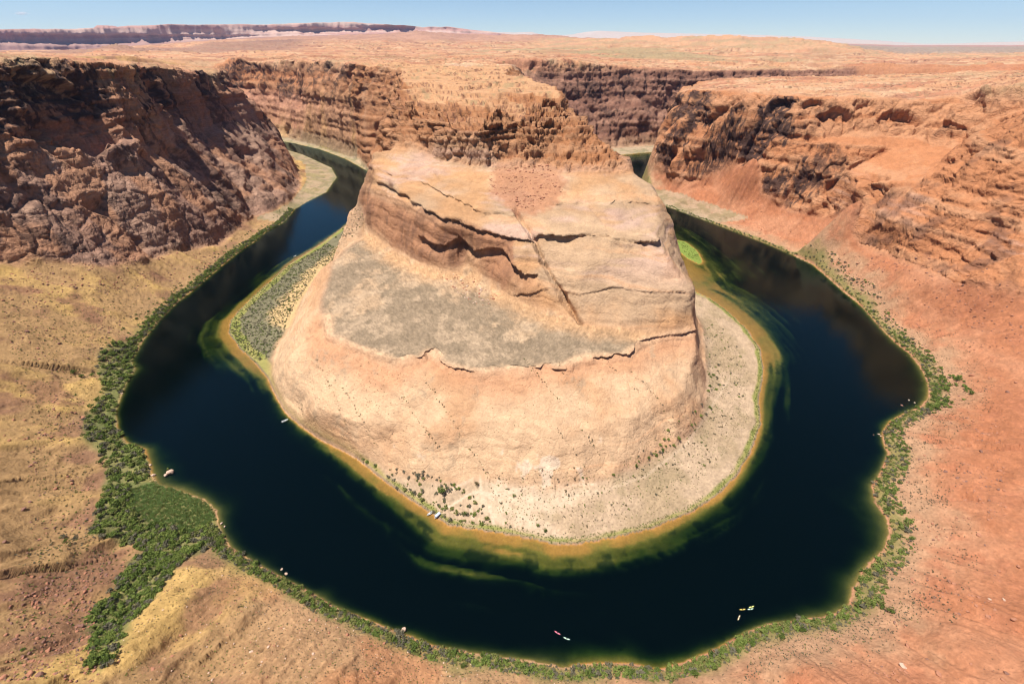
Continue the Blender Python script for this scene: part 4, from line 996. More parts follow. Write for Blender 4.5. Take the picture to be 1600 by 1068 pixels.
def rock_material():
    m, t, o = new_mat('weathered_ground')
    b = t.nodes.new('ShaderNodeBsdfPrincipled')
    b.inputs['Roughness'].default_value = 0.92; b.inputs['Specular IOR Level'].default_value = 0.18
    at = t.nodes.new('ShaderNodeAttribute'); at.attribute_name = 'albedo'
    geo = t.nodes.new('ShaderNodeNewGeometry')
    n1 = t.nodes.new('ShaderNodeTexNoise'); n1.inputs['Scale'].default_value = 0.55; n1.inputs['Detail'].default_value = 5.0; n1.inputs['Roughness'].default_value = 0.62
    n2 = t.nodes.new('ShaderNodeTexNoise'); n2.inputs['Scale'].default_value = 0.11; n2.inputs['Detail'].default_value = 6.0; n2.inputs['Roughness'].default_value = 0.65
    for n in (n1, n2): t.links.new(geo.outputs['Position'], n.inputs['Vector'])
    r1 = t.nodes.new('ShaderNodeMapRange'); r1.inputs['From Min'].default_value = 0.25; r1.inputs['From Max'].default_value = 0.75; r1.inputs['To Min'].default_value = 0.84; r1.inputs['To Max'].default_value = 1.14
    r2 = t.nodes.new('ShaderNodeMapRange'); r2.inputs['From Min'].default_value = 0.3; r2.inputs['From Max'].default_value = 0.7; r2.inputs['To Min'].default_value = 0.86; r2.inputs['To Max'].default_value = 1.12
    t.links.new(n1.outputs['Fac'], r1.inputs['Value']); t.links.new(n2.outputs['Fac'], r2.inputs['Value'])
    mu = t.nodes.new('ShaderNodeMath'); mu.operation = 'MULTIPLY'
    t.links.new(r1.outputs[0], mu.inputs[0]); t.links.new(r2.outputs[0], mu.inputs[1])
    vm = t.nodes.new('ShaderNodeVectorMath'); vm.operation = 'SCALE'
    t.links.new(at.outputs['Color'], vm.inputs[0]); t.links.new(mu.outputs[0], vm.inputs['Scale'])
    t.links.new(vm.outputs[0], b.inputs['Base Color'])
    ra = t.nodes.new('ShaderNodeAttribute'); ra.attribute_name = 'rock'
    def math_(op, a, b_=None, c_=None):
        n = t.nodes.new('ShaderNodeMath'); n.operation = op
        for k, v in enumerate((a, b_, c_)):
            if v is None: continue
            if isinstance(v, (int, float)): n.inputs[k].default_value = v
            else: t.links.new(v, n.inputs[k])
        return n.outputs[0]
    # thin bedding: noise squeezed along z, bent a little by a broad noise
    wv = t.nodes.new('ShaderNodeTexNoise'); wv.inputs['Scale'].default_value = 0.012; wv.inputs['Detail'].default_value = 2.0
    t.links.new(geo.outputs['Position'], wv.inputs['Vector'])
    sp = t.nodes.new('ShaderNodeSeparateXYZ'); t.links.new(geo.outputs['Position'], sp.inputs[0])
    zb = math_('MULTIPLY_ADD', wv.outputs['Fac'], 40.0, sp.outputs['Z'])
    cb = t.nodes.new('ShaderNodeCombineXYZ')
    t.links.new(math_('MULTIPLY', sp.outputs['X'], 0.02), cb.inputs[0]); t.links.new(math_('MULTIPLY', sp.outputs['Y'], 0.02), cb.inputs[1]); t.links.new(math_('MULTIPLY', zb, 0.55), cb.inputs[2])
    bd = t.nodes.new('ShaderNodeTexNoise'); bd.inputs['Scale'].default_value = 1.0; bd.inputs['Detail'].default_value = 3.0; bd.inputs['Roughness'].default_value = 0.7
    t.links.new(cb.outputs[0], bd.inputs['Vector'])
    # joints: edges of irregular cells at two sizes
    def joints(scale, zs):
        mp = t.nodes.new('ShaderNodeMapping'); mp.inputs['Scale'].default_value = (scale, scale, scale * zs)
        n3 = t.nodes.new('ShaderNodeVectorMath'); n3.operation = 'ADD'
        ws = t.nodes.new('ShaderNodeVectorMath'); ws.operation = 'SCALE'; ws.inputs['Scale'].default_value = 9.0
        t.links.new(n2.outputs['Color'], ws.inputs[0]); t.links.new(geo.outputs['Position'], n3.inputs[0]); t.links.new(ws.outputs[0], n3.inputs[1])
        t.links.new(n3.outputs[0], mp.inputs['Vector'])
        v = t.nodes.new('ShaderNodeTexVoronoi'); v.feature = 'DISTANCE_TO_EDGE'; v.inputs['Scale'].default_value = 1.0
        t.links.new(mp.outputs[0], v.inputs['Vector'])
        m2 = t.nodes.new('ShaderNodeMapRange'); m2.inputs['From Min'].default_value = 0.0; m2.inputs['From Max'].default_value = 0.10
        t.links.new(v.outputs['Distance'], m2.inputs['Value'])
        return m2.outputs[0]
    j1 = joints(0.085, 1.1); j2 = joints(0.21, 1.5)
    jj = math_('MULTIPLY_ADD', j2, 0.35, j1)
    rk_ = math_('MULTIPLY_ADD', jj, 1.3, math_('MULTIPLY', bd.outputs['Fac'], 1.8))
    hgt = math_('MULTIPLY_ADD', rk_, ra.outputs['Fac'], math_('MULTIPLY_ADD', n2.outputs['Fac'], 2.0, math_('MULTIPLY', n1.outputs['Fac'], math_('MULTIPLY_ADD', ra.outputs['Fac'], -0.7, 1.0))))
    ad = t.nodes.new('ShaderNodeMath'); ad.operation = 'ADD'; ad.inputs[1].default_value = 0.0
    t.links.new(hgt, ad.inputs[0])
    # bedding also shows as slight colour banding
    cbn = math_('MULTIPLY_ADD', math_('SUBTRACT', bd.outputs['Fac'], 0.5), math_('MULTIPLY', ra.outputs['Fac'], 0.9), 1.0)
    mu2 = t.nodes.new('ShaderNodeMath'); mu2.operation = 'MULTIPLY'
    t.links.new(mu.outputs[0], mu2.inputs[0]); t.links.new(cbn, mu2.inputs[1])
    t.links.new(mu2.outputs[0], vm.inputs['Scale'])
    bp = t.nodes.new('ShaderNodeBump'); bp.inputs['Strength'].default_value = 0.75; bp.inputs['Distance'].default_value = 0.9
    t.links.new(ad.outputs[0], bp.inputs['Height']); t.links.new(bp.outputs[0], b.inputs['Normal'])
    t.links.new(b.outputs[0], o.inputs['Surface'])
    return m
M_GROUND = rock_material()

def mesh_from(name, verts, tris, mat, cols=None, smooth=True, rock=None):
    me = bpy.data.meshes.new(name)
    nv, nt_ = len(verts), len(tris)
    me.vertices.add(nv); me.vertices.foreach_set('co', np.asarray(verts, np.float32).ravel())
    me.loops.add(nt_ * 3); me.loops.foreach_set('vertex_index', np.asarray(tris, np.int32).ravel())
    me.polygons.add(nt_)
    me.polygons.foreach_set('loop_start', np.arange(nt_, dtype=np.int32) * 3)
    me.polygons.foreach_set('use_smooth', np.full(nt_, smooth))
    if cols is not None:
        a = me.attributes.new('albedo', 'FLOAT_COLOR', 'POINT')
        c4 = np.ones((nv, 4), np.float32); c4[:, :3] = cols
        a.data.foreach_set('color', c4.ravel())
    if rock is not None:
        a = me.attributes.new('rock', 'FLOAT', 'POINT'); a.data.foreach_set('value', np.ascontiguousarray(rock, np.float32))
    me.materials.append(mat)
    me.update(calc_edges=True)
    return me

def link(name, me, parent=None, **props):
    o = bpy.data.objects.new(name, me); col.objects.link(o)
    if parent is not None: o.parent = parent
    for k, v in props.items(): o[k] = v
    return o

rockv = np.clip(rough * (0.3 + 0.7 * steep) + 0.32 * smoothrock * (1 - 0.6 * rough), 0, 1) * near
# one ground sheet, cut into the pieces of country one would name
tc = P[T].mean(1); rt = np.hypot(tc[:, 0], tc[:, 1])
def tri_w(k): return sample(W[k], tc[:, 0], tc[:, 1])
region = np.full(len(T), 0)
region[(tri_w('base') > 0.5)] = 1
region[(tri_w('lw') > 0.5)] = 2
region[(tri_w('rw') > 0.5)] = 3
region[(tri_w('farl') > 0.5) | (tri_w('farr') > 0.5)] = 4
region[(tri_w('water') > 0.5) & (tc[:, 2] < 0.02)] = 5
region[in_poly(tc[:, 0], tc[:, 1], SHORE_IN + [(1300, 2400), (-1160, 2400)]) & (region == 0)] = 6
region[(rt > 2350) & (rt <= 7000)] = 7
region[rt > 7000] = 8
NAMES = {0: ('talus_slope', 'loose sandy talus slopes along the outside of the river bend'), 1: ('sandstone_butte_hill', 'great rounded sandstone butte inside the horseshoe bend of the river'),
         2: ('canyon_wall', 'dark brown canyon wall with deep shadowed clefts on the shaded side of the river'), 3: ('canyon_wall', 'sunlit red canyon wall with black varnish streaks beyond the sandbar'),
         4: ('canyon_wall', 'distant canyon walls of the upper reaches behind the butte'), 5: ('river_bed_ground', 'orange and green river bed seen through shallow water'),
         6: ('river_bank_ground', 'pale sandy flats with grass edge between butte and water'), 7: ('plateau_ground', 'orange slickrock plateau stretching behind the canyon rims'), 8: ('distant_cliffs_terrain', 'purple banded cliffs and mesas along the horizon')}
for k, (nm, lab) in NAMES.items():
    t_ = T[region == k]
    if len(t_) == 0: continue
    u, inv = np.unique(t_, return_inverse=True)
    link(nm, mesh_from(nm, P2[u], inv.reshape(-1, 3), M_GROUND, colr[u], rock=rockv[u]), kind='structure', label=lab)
print('ground built', round(time.time() - T0, 1))

# ------------------------------------------------------------------ river water: a clear absorbing body under a rippled skin
def water_material():
    m, t, o = new_mat('river_water')
    geo = t.nodes.new('ShaderNodeNewGeometry')
    tr = t.nodes.new('ShaderNodeBsdfTransparent'); tr.inputs['Color'].default_value = (1, 1, 1, 1)
    gl = t.nodes.new('ShaderNodeBsdfGlossy'); gl.inputs['Roughness'].default_value = 0.07; gl.inputs['Color'].default_value = (.58, .88, .90, 1)
    df = t.nodes.new('ShaderNodeBsdfDiffuse'); df.inputs['Color'].default_value = (0.0002, 0.0014, 0.0010, 1)
    fr = t.nodes.new('ShaderNodeFresnel'); fr.inputs['IOR'].default_value = 1.33
    n = t.nodes.new('ShaderNodeTexNoise'); n.inputs['Scale'].default_value = 0.5; n.inputs['Detail'].default_value = 4.0
    n.inputs['Roughness'].default_value = 0.6
    t.links.new(geo.outputs['Position'], n.inputs['Vector'])
    bp = t.nodes.new('ShaderNodeBump'); bp.inputs['Strength'].default_value = 0.22; bp.inputs['Distance'].default_value = 0.3
    t.links.new(n.outputs['Fac'], bp.inputs['Height'])
    t.links.new(bp.outputs[0], gl.inputs['Normal']); t.links.new(bp.outputs[0], fr.inputs['Normal'])
    ad = t.nodes.new('ShaderNodeAddShader'); t.links.new(tr.outputs[0], ad.inputs[0]); t.links.new(df.outputs[0], ad.inputs[1])
    mx = t.nodes.new('ShaderNodeMixShader')
    t.links.new(fr.outputs[0], mx.inputs[0]); t.links.new(ad.outputs[0], mx.inputs[1]); t.links.new(gl.outputs[0], mx.inputs[2])
    t.links.new(mx.outputs[0], o.inputs['Surface'])
    va = t.nodes.new('ShaderNodeVolumeAbsorption'); va.inputs['Color'].default_value = (0.28, 0.45, 0.26, 1); va.inputs['Density'].default_value = 0.95
    t.links.new(va.outputs[0], o.inputs['Volume'])
    return m
M_WATER = water_material()
rv = [Vector((p[0], p[1])) for p in RIVER]
ins_pts = [Vector((p[0], p[1])) for p in RIVER]
V2, E2, F2, *_ = delaunay_2d_cdt(ins_pts, [(i, (i + 1) % len(rv)) for i in range(len(rv))], [], 0, 1e-4)
V2 = np.array([(v.x, v.y) for v in V2]); F2 = np.array(F2)
ct = V2[F2].mean(1)
F2 = F2[in_poly(ct[:, 0], ct[:, 1], RIVER)]
# the sheet reaches a little under the banks and has a floor far below the bed, so it is a closed body
def grow(V):
    c = []
    n = len(RIVER)
    area = sum(RIVER[i][0] * RIVER[(i + 1) % n][1] - RIVER[(i + 1) % n][0] * RIVER[i][1] for i in range(n))
    s = 1 if area > 0 else -1
    for i in range(n):
        a, b, c_ = np.array(RIVER[i - 1][:2]), np.array(RIVER[i][:2]), np.array(RIVER[(i + 1) % n][:2])
        d = (c_ - a).astype(float); d /= np.linalg.norm(d)
        c.append(b + s * np.array([d[1], -d[0]]) * 3.0)
    return np.array(c)
if len(V2) == len(RIVER):
    V2 = grow(V2)
nv = len(V2)
top = np.column_stack([V2, np.zeros(nv)]); bot = np.column_stack([V2, np.full(nv, -30.0)])
cr = np.cross(np.column_stack([V2[F2[:, 1]] - V2[F2[:, 0]], np.zeros(len(F2))]), np.column_stack([V2[F2[:, 2]] - V2[F2[:, 0]], np.zeros(len(F2))]))[:, 2]
F2[cr < 0] = F2[cr < 0][:, ::-1]
sides = []
if nv == len(RIVER):
    for i in range(nv):
        a, b = i, (i + 1) % nv
        sides += [(a, b, b + nv), (a, b + nv, a + nv)]
tris = np.concatenate([F2, F2[:, ::-1] + nv, np.array(sides)])
me = mesh_from('river_water', np.concatenate([top, bot]), tris, M_WATER, smooth=False)
import bmesh
bm = bmesh.new(); bm.from_mesh(me); bmesh.ops.recalc_face_normals(bm, faces=bm.faces); bm.to_mesh(me); bm.free()
link('river_water', me, kind='structure', label='dark blue green river sweeping round the butte with clear orange shallows')
print('water', nv, len(RIVER), round(time.time() - T0, 1))

# ------------------------------------------------------------------ thin dry air over the whole country
hz, t_, o_ = new_mat('desert_haze')
pv = t_.nodes.new('ShaderNodeVolumePrincipled')
pv.inputs['Color'].default_value = (0.34, 0.55, 1.0, 1); pv.inputs['Density'].default_value = 1.1e-5; pv.inputs['Anisotropy'].default_value = 0.1
t_.links.new(pv.outputs[0], o_.inputs['Volume'])
HB, HZ0, HZ1 = 21500.0, -60.0, 1250.0
hv = [(a, b, c) for c in (HZ0, HZ1) for a, b in ((-HB, -3000), (HB, -3000), (HB, HB), (-HB, HB))]
ht = [(0, 2, 1), (0, 3, 2), (4, 5, 6), (4, 6, 7), (0, 1, 5), (0, 5, 4), (1, 2, 6), (1, 6, 5), (2, 3, 7), (2, 7, 6), (3, 0, 4), (3, 4, 7)]
link('haze', mesh_from('haze', hv, ht, hz, smooth=False), kind='stuff', label='thin blue desert haze over the far cliffs')

# ------------------------------------------------------------------ finished surface height, for standing things on it
m_ = (np.hypot(P2[:, 0], P2[:, 1]) < 1700)
ci = np.clip(((P2[m_, 0] - RX0) / RC + 0.5).astype(int), 0, NX - 1); cj = np.clip(((P2[m_, 1] - RY0) / RC + 0.5).astype(int), 0, NY - 1)
flat_i = cj * NX + ci
cnt = np.bincount(flat_i, minlength=NX * NY); sm = np.bincount(flat_i, weights=P2[m_, 2], minlength=NX * NY)
HFIN = np.where(cnt > 0, sm / np.maximum(cnt, 1), HH.ravel()).reshape(NY, NX).astype(np.float32)
def gz(x_, y_): return sample(HFIN, np.asarray(x_, dtype=float), np.asarray(y_, dtype=float))

def ground_at(px, py):
    c = cast([(px, py)])[0]
    return float(c[0]), float(c[1]), float(gz([c[0]], [c[1]])[0])

# ------------------------------------------------------------------ foliage and stone materials
def foliage_mat(name, c0, c1):
    m, t, o = new_mat(name)
    oi = t.nodes.new('ShaderNodeObjectInfo'); geo = t.nodes.new('ShaderNodeNewGeometry')
    n = t.nodes.new('ShaderNodeTexNoise'); n.inputs['Scale'].default_value = 0.45; n.inputs['Detail'].default_value = 3.0
    t.links.new(geo.outputs['Position'], n.inputs['Vector'])
    ad = t.nodes.new('ShaderNodeMath'); ad.operation = 'MULTIPLY_ADD'; ad.inputs[1].default_value = 0.45
    t.links.new(oi.outputs['Random'], ad.inputs[0])
    mr = t.nodes.new('ShaderNodeMapRange'); mr.inputs['From Min'].default_value = 0.3; mr.inputs['From Max'].default_value = 0.7; mr.inputs['To Min'].default_value = 0.0; mr.inputs['To Max'].default_value = 0.6
    t.links.new(n.outputs['Fac'], mr.inputs['Value']); t.links.new(mr.outputs[0], ad.inputs[2])
    mx = t.nodes.new('ShaderNodeMix'); mx.data_type = 'RGBA'
    mx.inputs['A'].default_value = (*c0, 1); mx.inputs['B'].default_value = (*c1, 1)
    t.links.new(ad.outputs[0], mx.inputs['Factor'])
    d = t.nodes.new('ShaderNodeBsdfDiffuse'); tl_ = t.nodes.new('ShaderNodeBsdfTranslucent')
    t.links.new(mx.outputs['Result'], d.inputs['Color']); t.links.new(mx.outputs['Result'], tl_.inputs['Color'])
    ms = t.nodes.new('ShaderNodeMixShader'); ms.inputs[0].default_value = 0.3
    t.links.new(d.outputs[0], ms.inputs[1]); t.links.new(tl_.outputs[0], ms.inputs[2]); t.links.new(ms.outputs[0], o.inputs['Surface'])
    return m
F_DARK = foliage_mat('dark_green_leaves', (.070, .108, .026), (.155, .200, .050))
F_GREEN = foliage_mat('green_leaves', (.125, .178, .040), (.235, .275, .075))
F_LIGHT = foliage_mat('pale_green_leaves', (.150, .175, .050), (.26, .26, .09))
F_SAGE = foliage_mat('grey_sage_leaves', (.125, .115, .075), (.215, .195, .135))
F_REED = foliage_mat('reed_leaves', (.22, .32, .10), (.34, .42, .15))
F_DRY = foliage_mat('dry_brush_leaves', (.13, .105, .055), (.22, .175, .09))

def plain_mat(name, c, rough=0.6, spec=0.4):
    m, t, o = new_mat(name)
    b = t.nodes.new('ShaderNodeBsdfPrincipled'); b.inputs['Roughness'].default_value = rough; b.inputs['Specular IOR Level'].default_value = spec
    tc_ = t.nodes.new('ShaderNodeTexCoord'); n = t.nodes.new('ShaderNodeTexNoise'); n.inputs['Scale'].default_value = 3.0; n.inputs['Detail'].default_value = 4.0
    t.links.new(tc_.outputs['Object'], n.inputs['Vector'])
    r = t.nodes.new('ShaderNodeMix'); r.data_type = 'RGBA'
    r.inputs['A'].default_value = (*[q * 0.78 for q in c], 1); r.inputs['B'].default_value = (*[min(1, q * 1.1) for q in c], 1)
    t.links.new(n.outputs['Fac'], r.inputs['Factor']); t.links.new(r.outputs['Result'], b.inputs['Base Color'])
    t.links.new(b.outputs[0], o.inputs['Surface'])
    return m
M_BARK = plain_mat('grey_brown_bark', (.16, .11, .075), 0.9, 0.1)
S_RED = plain_mat('red_sandstone', (.36, .165, .10), 0.9, 0.15)
S_BROWN = plain_mat('brown_sandstone', (.22, .115, .085), 0.9, 0.15)
S_PALE = plain_mat('pale_sandstone', (.52, .36, .27), 0.9, 0.15)

# ------------------------------------------------------------------ plants: leaf sprays spread through an uneven crown
def crown_geo(rs, n, lobes, leaf, flat=0.75):
    """n leaf sprays (two triangles each) spread over the shells of several lobes; unit crown radius, base at z = 0"""
    L = []
    for k in range(lobes):
        a = rs.uniform(0, 2 * math.pi); d = 0.62 * math.sqrt(rs.uniform(0, 1)) if k else 0.1
        L.append((math.cos(a) * d, math.sin(a) * d, rs.uniform(0.32, 0.85) * flat, rs.uniform(0.26, 0.46)))
    V, F = [], []
    for i in range(n):
        lx, ly, lz, lr_ = L[rs.integers(len(L))]
        v = rs.normal(size=3); v /= np.linalg.norm(v)
        if v[2] < -0.25: v[2] *= -0.6
        rr_ = lr_ * (rs.uniform(0.25, 1.0) ** 0.4) * rs.uniform(0.85, 1.22)
        c = np.array([lx, ly, lz]) + v * rr_ * np.array([1, 1, 0.85])
        c[2] = max(c[2], 0.03)
        nrm = v + rs.normal(size=3) * 0.55; nrm /= np.linalg.norm(nrm)
        a = np.cross(nrm, rs.normal(size=3)); a /= np.linalg.norm(a); b = np.cross(nrm, a)
        s1, s2 = leaf * rs.uniform(0.7, 1.3), leaf * rs.uniform(0.45, 0.9)
        o = len(V)
        V += [c - a * s1, c + b * s2 + nrm * s2 * 0.3, c + a * s1, c - b * s2 + nrm * s2 * 0.3]
        F += [(o, o + 1, o + 2), (o, o + 2, o + 3)]
    return np.array(V, np.float32), np.array(F, np.int32)

def stems_geo(rs, n=4, h=0.6, r=0.035):
    V, F = [], []
    for k in range(n):
        a = rs.uniform(0, 2 * math.pi); lean = rs.uniform(0.1, 0.5)
        p0 = np.array([math.cos(a) * 0.05, math.sin(a) * 0.05, -0.12]); p1 = p0 + np.array([math.cos(a) * lean * 0.5, math.sin(a) * lean * 0.5, h * 0.55]); p2 = p1 + np.array([math.cos(a) * lean * 0.5, math.sin(a) * lean * 0.6, h * 0.5])
        o = len(V)
        for p, q in ((p0, r), (p1, r * 0.7), (p2, r * 0.3)):
            for t in range(4): V.append(p + q * np.array([math.cos(t * math.pi / 2), math.sin(t * math.pi / 2), 0]))
        for lv in range(2):
            for t in range(4):
                a0, a1 = o + lv * 4 + t, o + lv * 4 + (t + 1) % 4
                F += [(a0, a1, a1 + 4), (a0, a1 + 4, a0 + 4)]
    return np.array(V, np.float32), np.array(F, np.int32)

NB = 6
CROWN = [crown_geo(RNG, 170, 7, 0.17) for _ in range(NB)]
CROWN_S = [crown_geo(RNG, 34, 5, 0.22) for _ in range(NB)]
CROWN_T = [crown_geo(RNG, 10, 3, 0.40, 0.7) for _ in range(NB)]
TREEC = [crown_geo(RNG, 260, 10, 0.105, 1.0) for _ in range(4)]
STEMS = [stems_geo(RNG, 5, 0.7) for _ in range(3)]
crown_me = {}
def crown_mesh(i, mat):
    k = (i, mat.name)
    if k not in crown_me: crown_me[k] = mesh_from('shrub_crown', *CROWN[i], mat, smooth=False)
    return crown_me[k]
stem_me = [mesh_from('stems', *g, M_BARK, smooth=False) for g in STEMS]
tree_me = {}
def place_shrub(x_, y_, s, mat, label, group, i=None, h=1.0):
    i = int(RNG.integers(NB)) if i is None else i
    o = link('riverside_shrub', crown_mesh(i, mat), label=label, category='shrub', group=group)
    o.location = (x_, y_, float(gz([x_], [y_])[0]) - 0.1 * s)
    o.scale = (s, s * RNG.uniform(0.7, 1.3), s * h * RNG.uniform(0.65, 1.0)); o.rotation_euler = (0, 0, RNG.uniform(0, 6.28))
    return o
def place_tree(x_, y_, s, mat, label, i=0, h=1.15, group=None):
    o = bpy.data.objects.new('leafy_tree', None); col.objects.link(o)
    o.location = (x_, y_, float(gz([x_], [y_])[0])); o['label'] = label; o['category'] = 'tree'
    if group: o['group'] = group
    o.scale = (s, s, s * h); o.rotation_euler = (0, 0, RNG.uniform(0, 6.28))
    k = (i, mat.name)
    if k not in tree_me: tree_me[k] = mesh_from('crown', *TREEC[i], mat, smooth=False)
    link('crown', tree_me[k], o); link('trunk', stem_me[i % 3], o)
    return o

def joined(name, geos, items, mats, label):
    """items: (x, y, z, s, sz, rot, geo index, material index) merged into one mesh; nobody could count these"""
    Vs, Fs, Ms = [], [], []; off = 0
    for (x_, y_, z_, s, sz, ro, g, mi) in items:
        V, F = geos[g]; c, q = math.cos(ro), math.sin(ro)
        W_ = np.empty_like(V); W_[:, 0] = (V[:, 0] * c - V[:, 1] * q) * s + x_; W_[:, 1] = (V[:, 0] * q + V[:, 1] * c) * s + y_; W_[:, 2] = V[:, 2] * sz + z_
        Vs.append(W_); Fs.append(F + off); Ms.append(np.full(len(F), mi, np.int32)); off += len(V)
    me = mesh_from(name, np.concatenate(Vs), np.concatenate(Fs), mats[0], smooth=False)
    for m in mats[1:]: me.materials.append(m)
    me.polygons.foreach_set('material_index', np.concatenate(Ms)); me.update()
    return link(name, me, kind='stuff', label=label)

def along(line_px, spacing, lo, hi, z0=2.0, land_side=None):
    """points beside a stretch of bank, lo..hi metres back from the water"""
    L = np.array([atz(p[0], p[1], 0)[:2] for p in line_px]); pts = []
    seg = np.linalg.norm(np.diff(L, axis=0), axis=1); tot = seg.sum(); cum = np.concatenate([[0], np.cumsum(seg)])
    n = int(tot / spacing)
    for k in range(n):
        d = (k + RNG.uniform(0, 1)) * tot / n; i = min(np.searchsorted(cum, d, side='right') - 1, len(seg) - 1)
        p = L[i] + (L[i + 1] - L[i]) * (d - cum[i]) / seg[i]
        t = (L[i + 1] - L[i]) / seg[i]; nrm = np.array([t[1], -t[0]]) * land_side
        pts.append(p + nrm * (lo + (hi - lo) * RNG.uniform(0, 1)))
    return pts
def dry(pts): 
    a = np.array([p[:2] for p in pts]); k = sample(W['water'], a[:, 0], a[:, 1]) < 0.35
    return [tuple(q) for q in a[k]]
def inside(poly_px, n, z_=3.0):
    c = cast(poly_px); lo, hi = c[:, :2].min(0), c[:, :2].max(0)
    a = RNG.uniform(lo, hi, size=(n * 6, 2)); k = in_poly(a[:, 0], a[:, 1], c)
    return [tuple(q) for q in a[k][:n]]

B_LEFTUP = [(460, 327), (445, 346), (415, 363), (400, 376), (370, 396), (340, 421), (300, 455), (280, 470), (250, 500), (225, 530), (205, 563)]
B_LEFT = [(205, 563), (211, 577), (196, 602), (181, 642), (184, 670), (196, 690), (226, 701), (236, 737), (246, 757), (280, 765), (318, 779), (338, 796), (346, 830)]
B_NEAR = [(346, 830), (362, 856), (400, 880), (440, 901), (470, 916), (520, 946), (570, 966), (620, 986), (680, 1009), (750, 1021), (840, 1034), (880, 1042), (930, 1036), (980, 1036), (1030, 1046), (1080, 1030), (1125, 1010), (1168, 985), (1200, 975), (1260, 966), (1298, 961), (1327, 945)]
B_RIGHT = [(1327, 945), (1332, 920), (1344, 896), (1360, 877), (1382, 858), (1390, 830), (1385, 808), (1366, 783), (1362, 760), (1378, 733), (1387, 708), (1380, 692), (1378, 676), (1392, 657), (1412, 646), (1440, 634), (1452, 617), (1449, 595), (1437, 572), (1422, 553), (1402, 537), (1385, 522)]
B_RIGHTUP = [(1385, 522), (1365, 500), (1345, 477), (1320, 457), (1292, 432), (1270, 413), (1240, 399), (1210, 386), (1170, 370), (1130, 355), (1090, 340), (1060, 329), (1028, 318)]
spec = []        # (x, y, size, material, zone)
def pick(*ms): return ms[int(RNG.integers(len(ms)))]
for p in dry(along(B_LEFTUP, 0.75, 0, 11, land_side=1)): spec.append((*p, RNG.uniform(1.6, 3.6), pick(F_DARK, F_GREEN, F_GREEN, F_SAGE), 'upper left bank'))
for p in dry(along(B_LEFTUP, 4.5, 10, 26, land_side=1)): spec.append((*p, RNG.uniform(1.0, 2.4), pick(F_DARK, F_SAGE, F_GREEN), 'upper left bank'))
TH1 = [(160, 545), (205, 530), (216, 560), (206, 585), (188, 620), (180, 665), (195, 692), (228, 705), (236, 745), (205, 760), (160, 760), (165, 715), (130, 690), (132, 655), (160, 610), (150, 575)]
TH2 = [(165, 760), (200, 755), (205, 800), (245, 818), (300, 832), (335, 815), (348, 838), (322, 860), (285, 880), (240, 890), (215, 850), (140, 835), (150, 800)]
TH3 = [(215, 862), (300, 862), (268, 905), (238, 940), (205, 985), (196, 1012), (180, 1040), (155, 1060), (145, 1030), (140, 965), (180, 915)]
for p in dry(inside(TH1, 420)): spec.append((*p, RNG.uniform(1.5, 4.4), pick(F_DARK, F_GREEN, F_GREEN, F_LIGHT, F_SAGE), 'left bank thicket'))
for p in dry(inside(TH2, 420)): spec.append((*p, RNG.uniform(1.8, 4.2), pick(F_DARK, F_GREEN, F_GREEN, F_LIGHT, F_SAGE), 'left bank thicket'))
for p in dry(inside(TH3, 380)): spec.append((*p, RNG.uniform(1.6, 3.4), pick(F_DARK, F_DARK, F_GREEN, F_GREEN, F_SAGE), 'side gully'))
for p in dry(along(B_NEAR, 0.85, -0.5, 8.0, land_side=1)): spec.append((*p, RNG.uniform(1.3, 3.3), pick(F_GREEN, F_GREEN, F_LIGHT, F_DARK, F_SAGE), 'near bank'))
for p in dry(along(B_RIGHT, 0.8, -0.5, 14, land_side=1)): spec.append((*p, RNG.uniform(1.2, 3.2), pick(F_GREEN, F_DARK, F_SAGE, F_LIGHT, F_GREEN), 'right bank'))
for p in dry(inside([(1448, 590), (1490, 585), (1516, 605), (1515, 622), (1480, 640), (1445, 635)], 60)): spec.append((*p, RNG.uniform(1.8, 3.8), pick(F_DARK, F_GREEN), 'right bank'))
for p in dry(along(B_RIGHTUP[:6], 0.9, 0, 20, land_side=1)): spec.append((*p, RNG.uniform(1.2, 2.8), pick(F_SAGE, F_GREEN, F_SAGE, F_DARK), 'upper right bank'))
for p in dry(along(B_RIGHTUP[5:], 2.6, 0, 9, land_side=1)): spec.append((*p, RNG.uniform(1.6, 3.2), pick(F_GREEN, F_LIGHT, F_SAGE, F_DARK), 'upper right bank'))
FRONT = [(558, 712), (612, 728), (690, 745), (735, 770), (770, 800), (765, 826), (700, 818), (668, 796), (620, 765)]
for p in dry(inside(FRONT, 120)): spec.append((*p, RNG.uniform(0.9, 2.6), pick(F_SAGE, F_GREEN, F_LIGHT, F_SAGE), 'butte foot'))
for p in dry(inside([(750, 745), (960, 735), (1060, 690), (1110, 640), (1150, 640), (1120, 720), (1000, 790), (900, 830), (790, 825)], 150)): spec.append((*p, RNG.uniform(0.5, 1.5), pick(F_SAGE, F_SAGE, F_GREEN, F_DRY), 'butte foot'))
for p in dry(inside([(985, 712), (1045, 672), (1098, 630), (1110, 560), (1130, 560), (1125, 640), (1070, 690), (1000, 730)], 75)): spec.append((*p, RNG.uniform(1.0, 2.6), pick(F_GREEN, F_SAGE, F_DARK), 'butte foot'))
for p in dry(inside([(1100, 500), (1140, 520), (1165, 560), (1170, 620), (1120, 640), (1100, 590)], 55)): spec.append((*p, RNG.uniform(0.8, 1.8), pick(F_GREEN, F_SAGE), 'butte foot'))
for p in dry(along(B_NEAR, 0.32, -0.8, 9.5, land_side=1)): spec.append((*p, RNG.uniform(0.6, 1.4), pick(F_LIGHT, F_SAGE, F_GREEN, F_SAGE), 'near bank'))
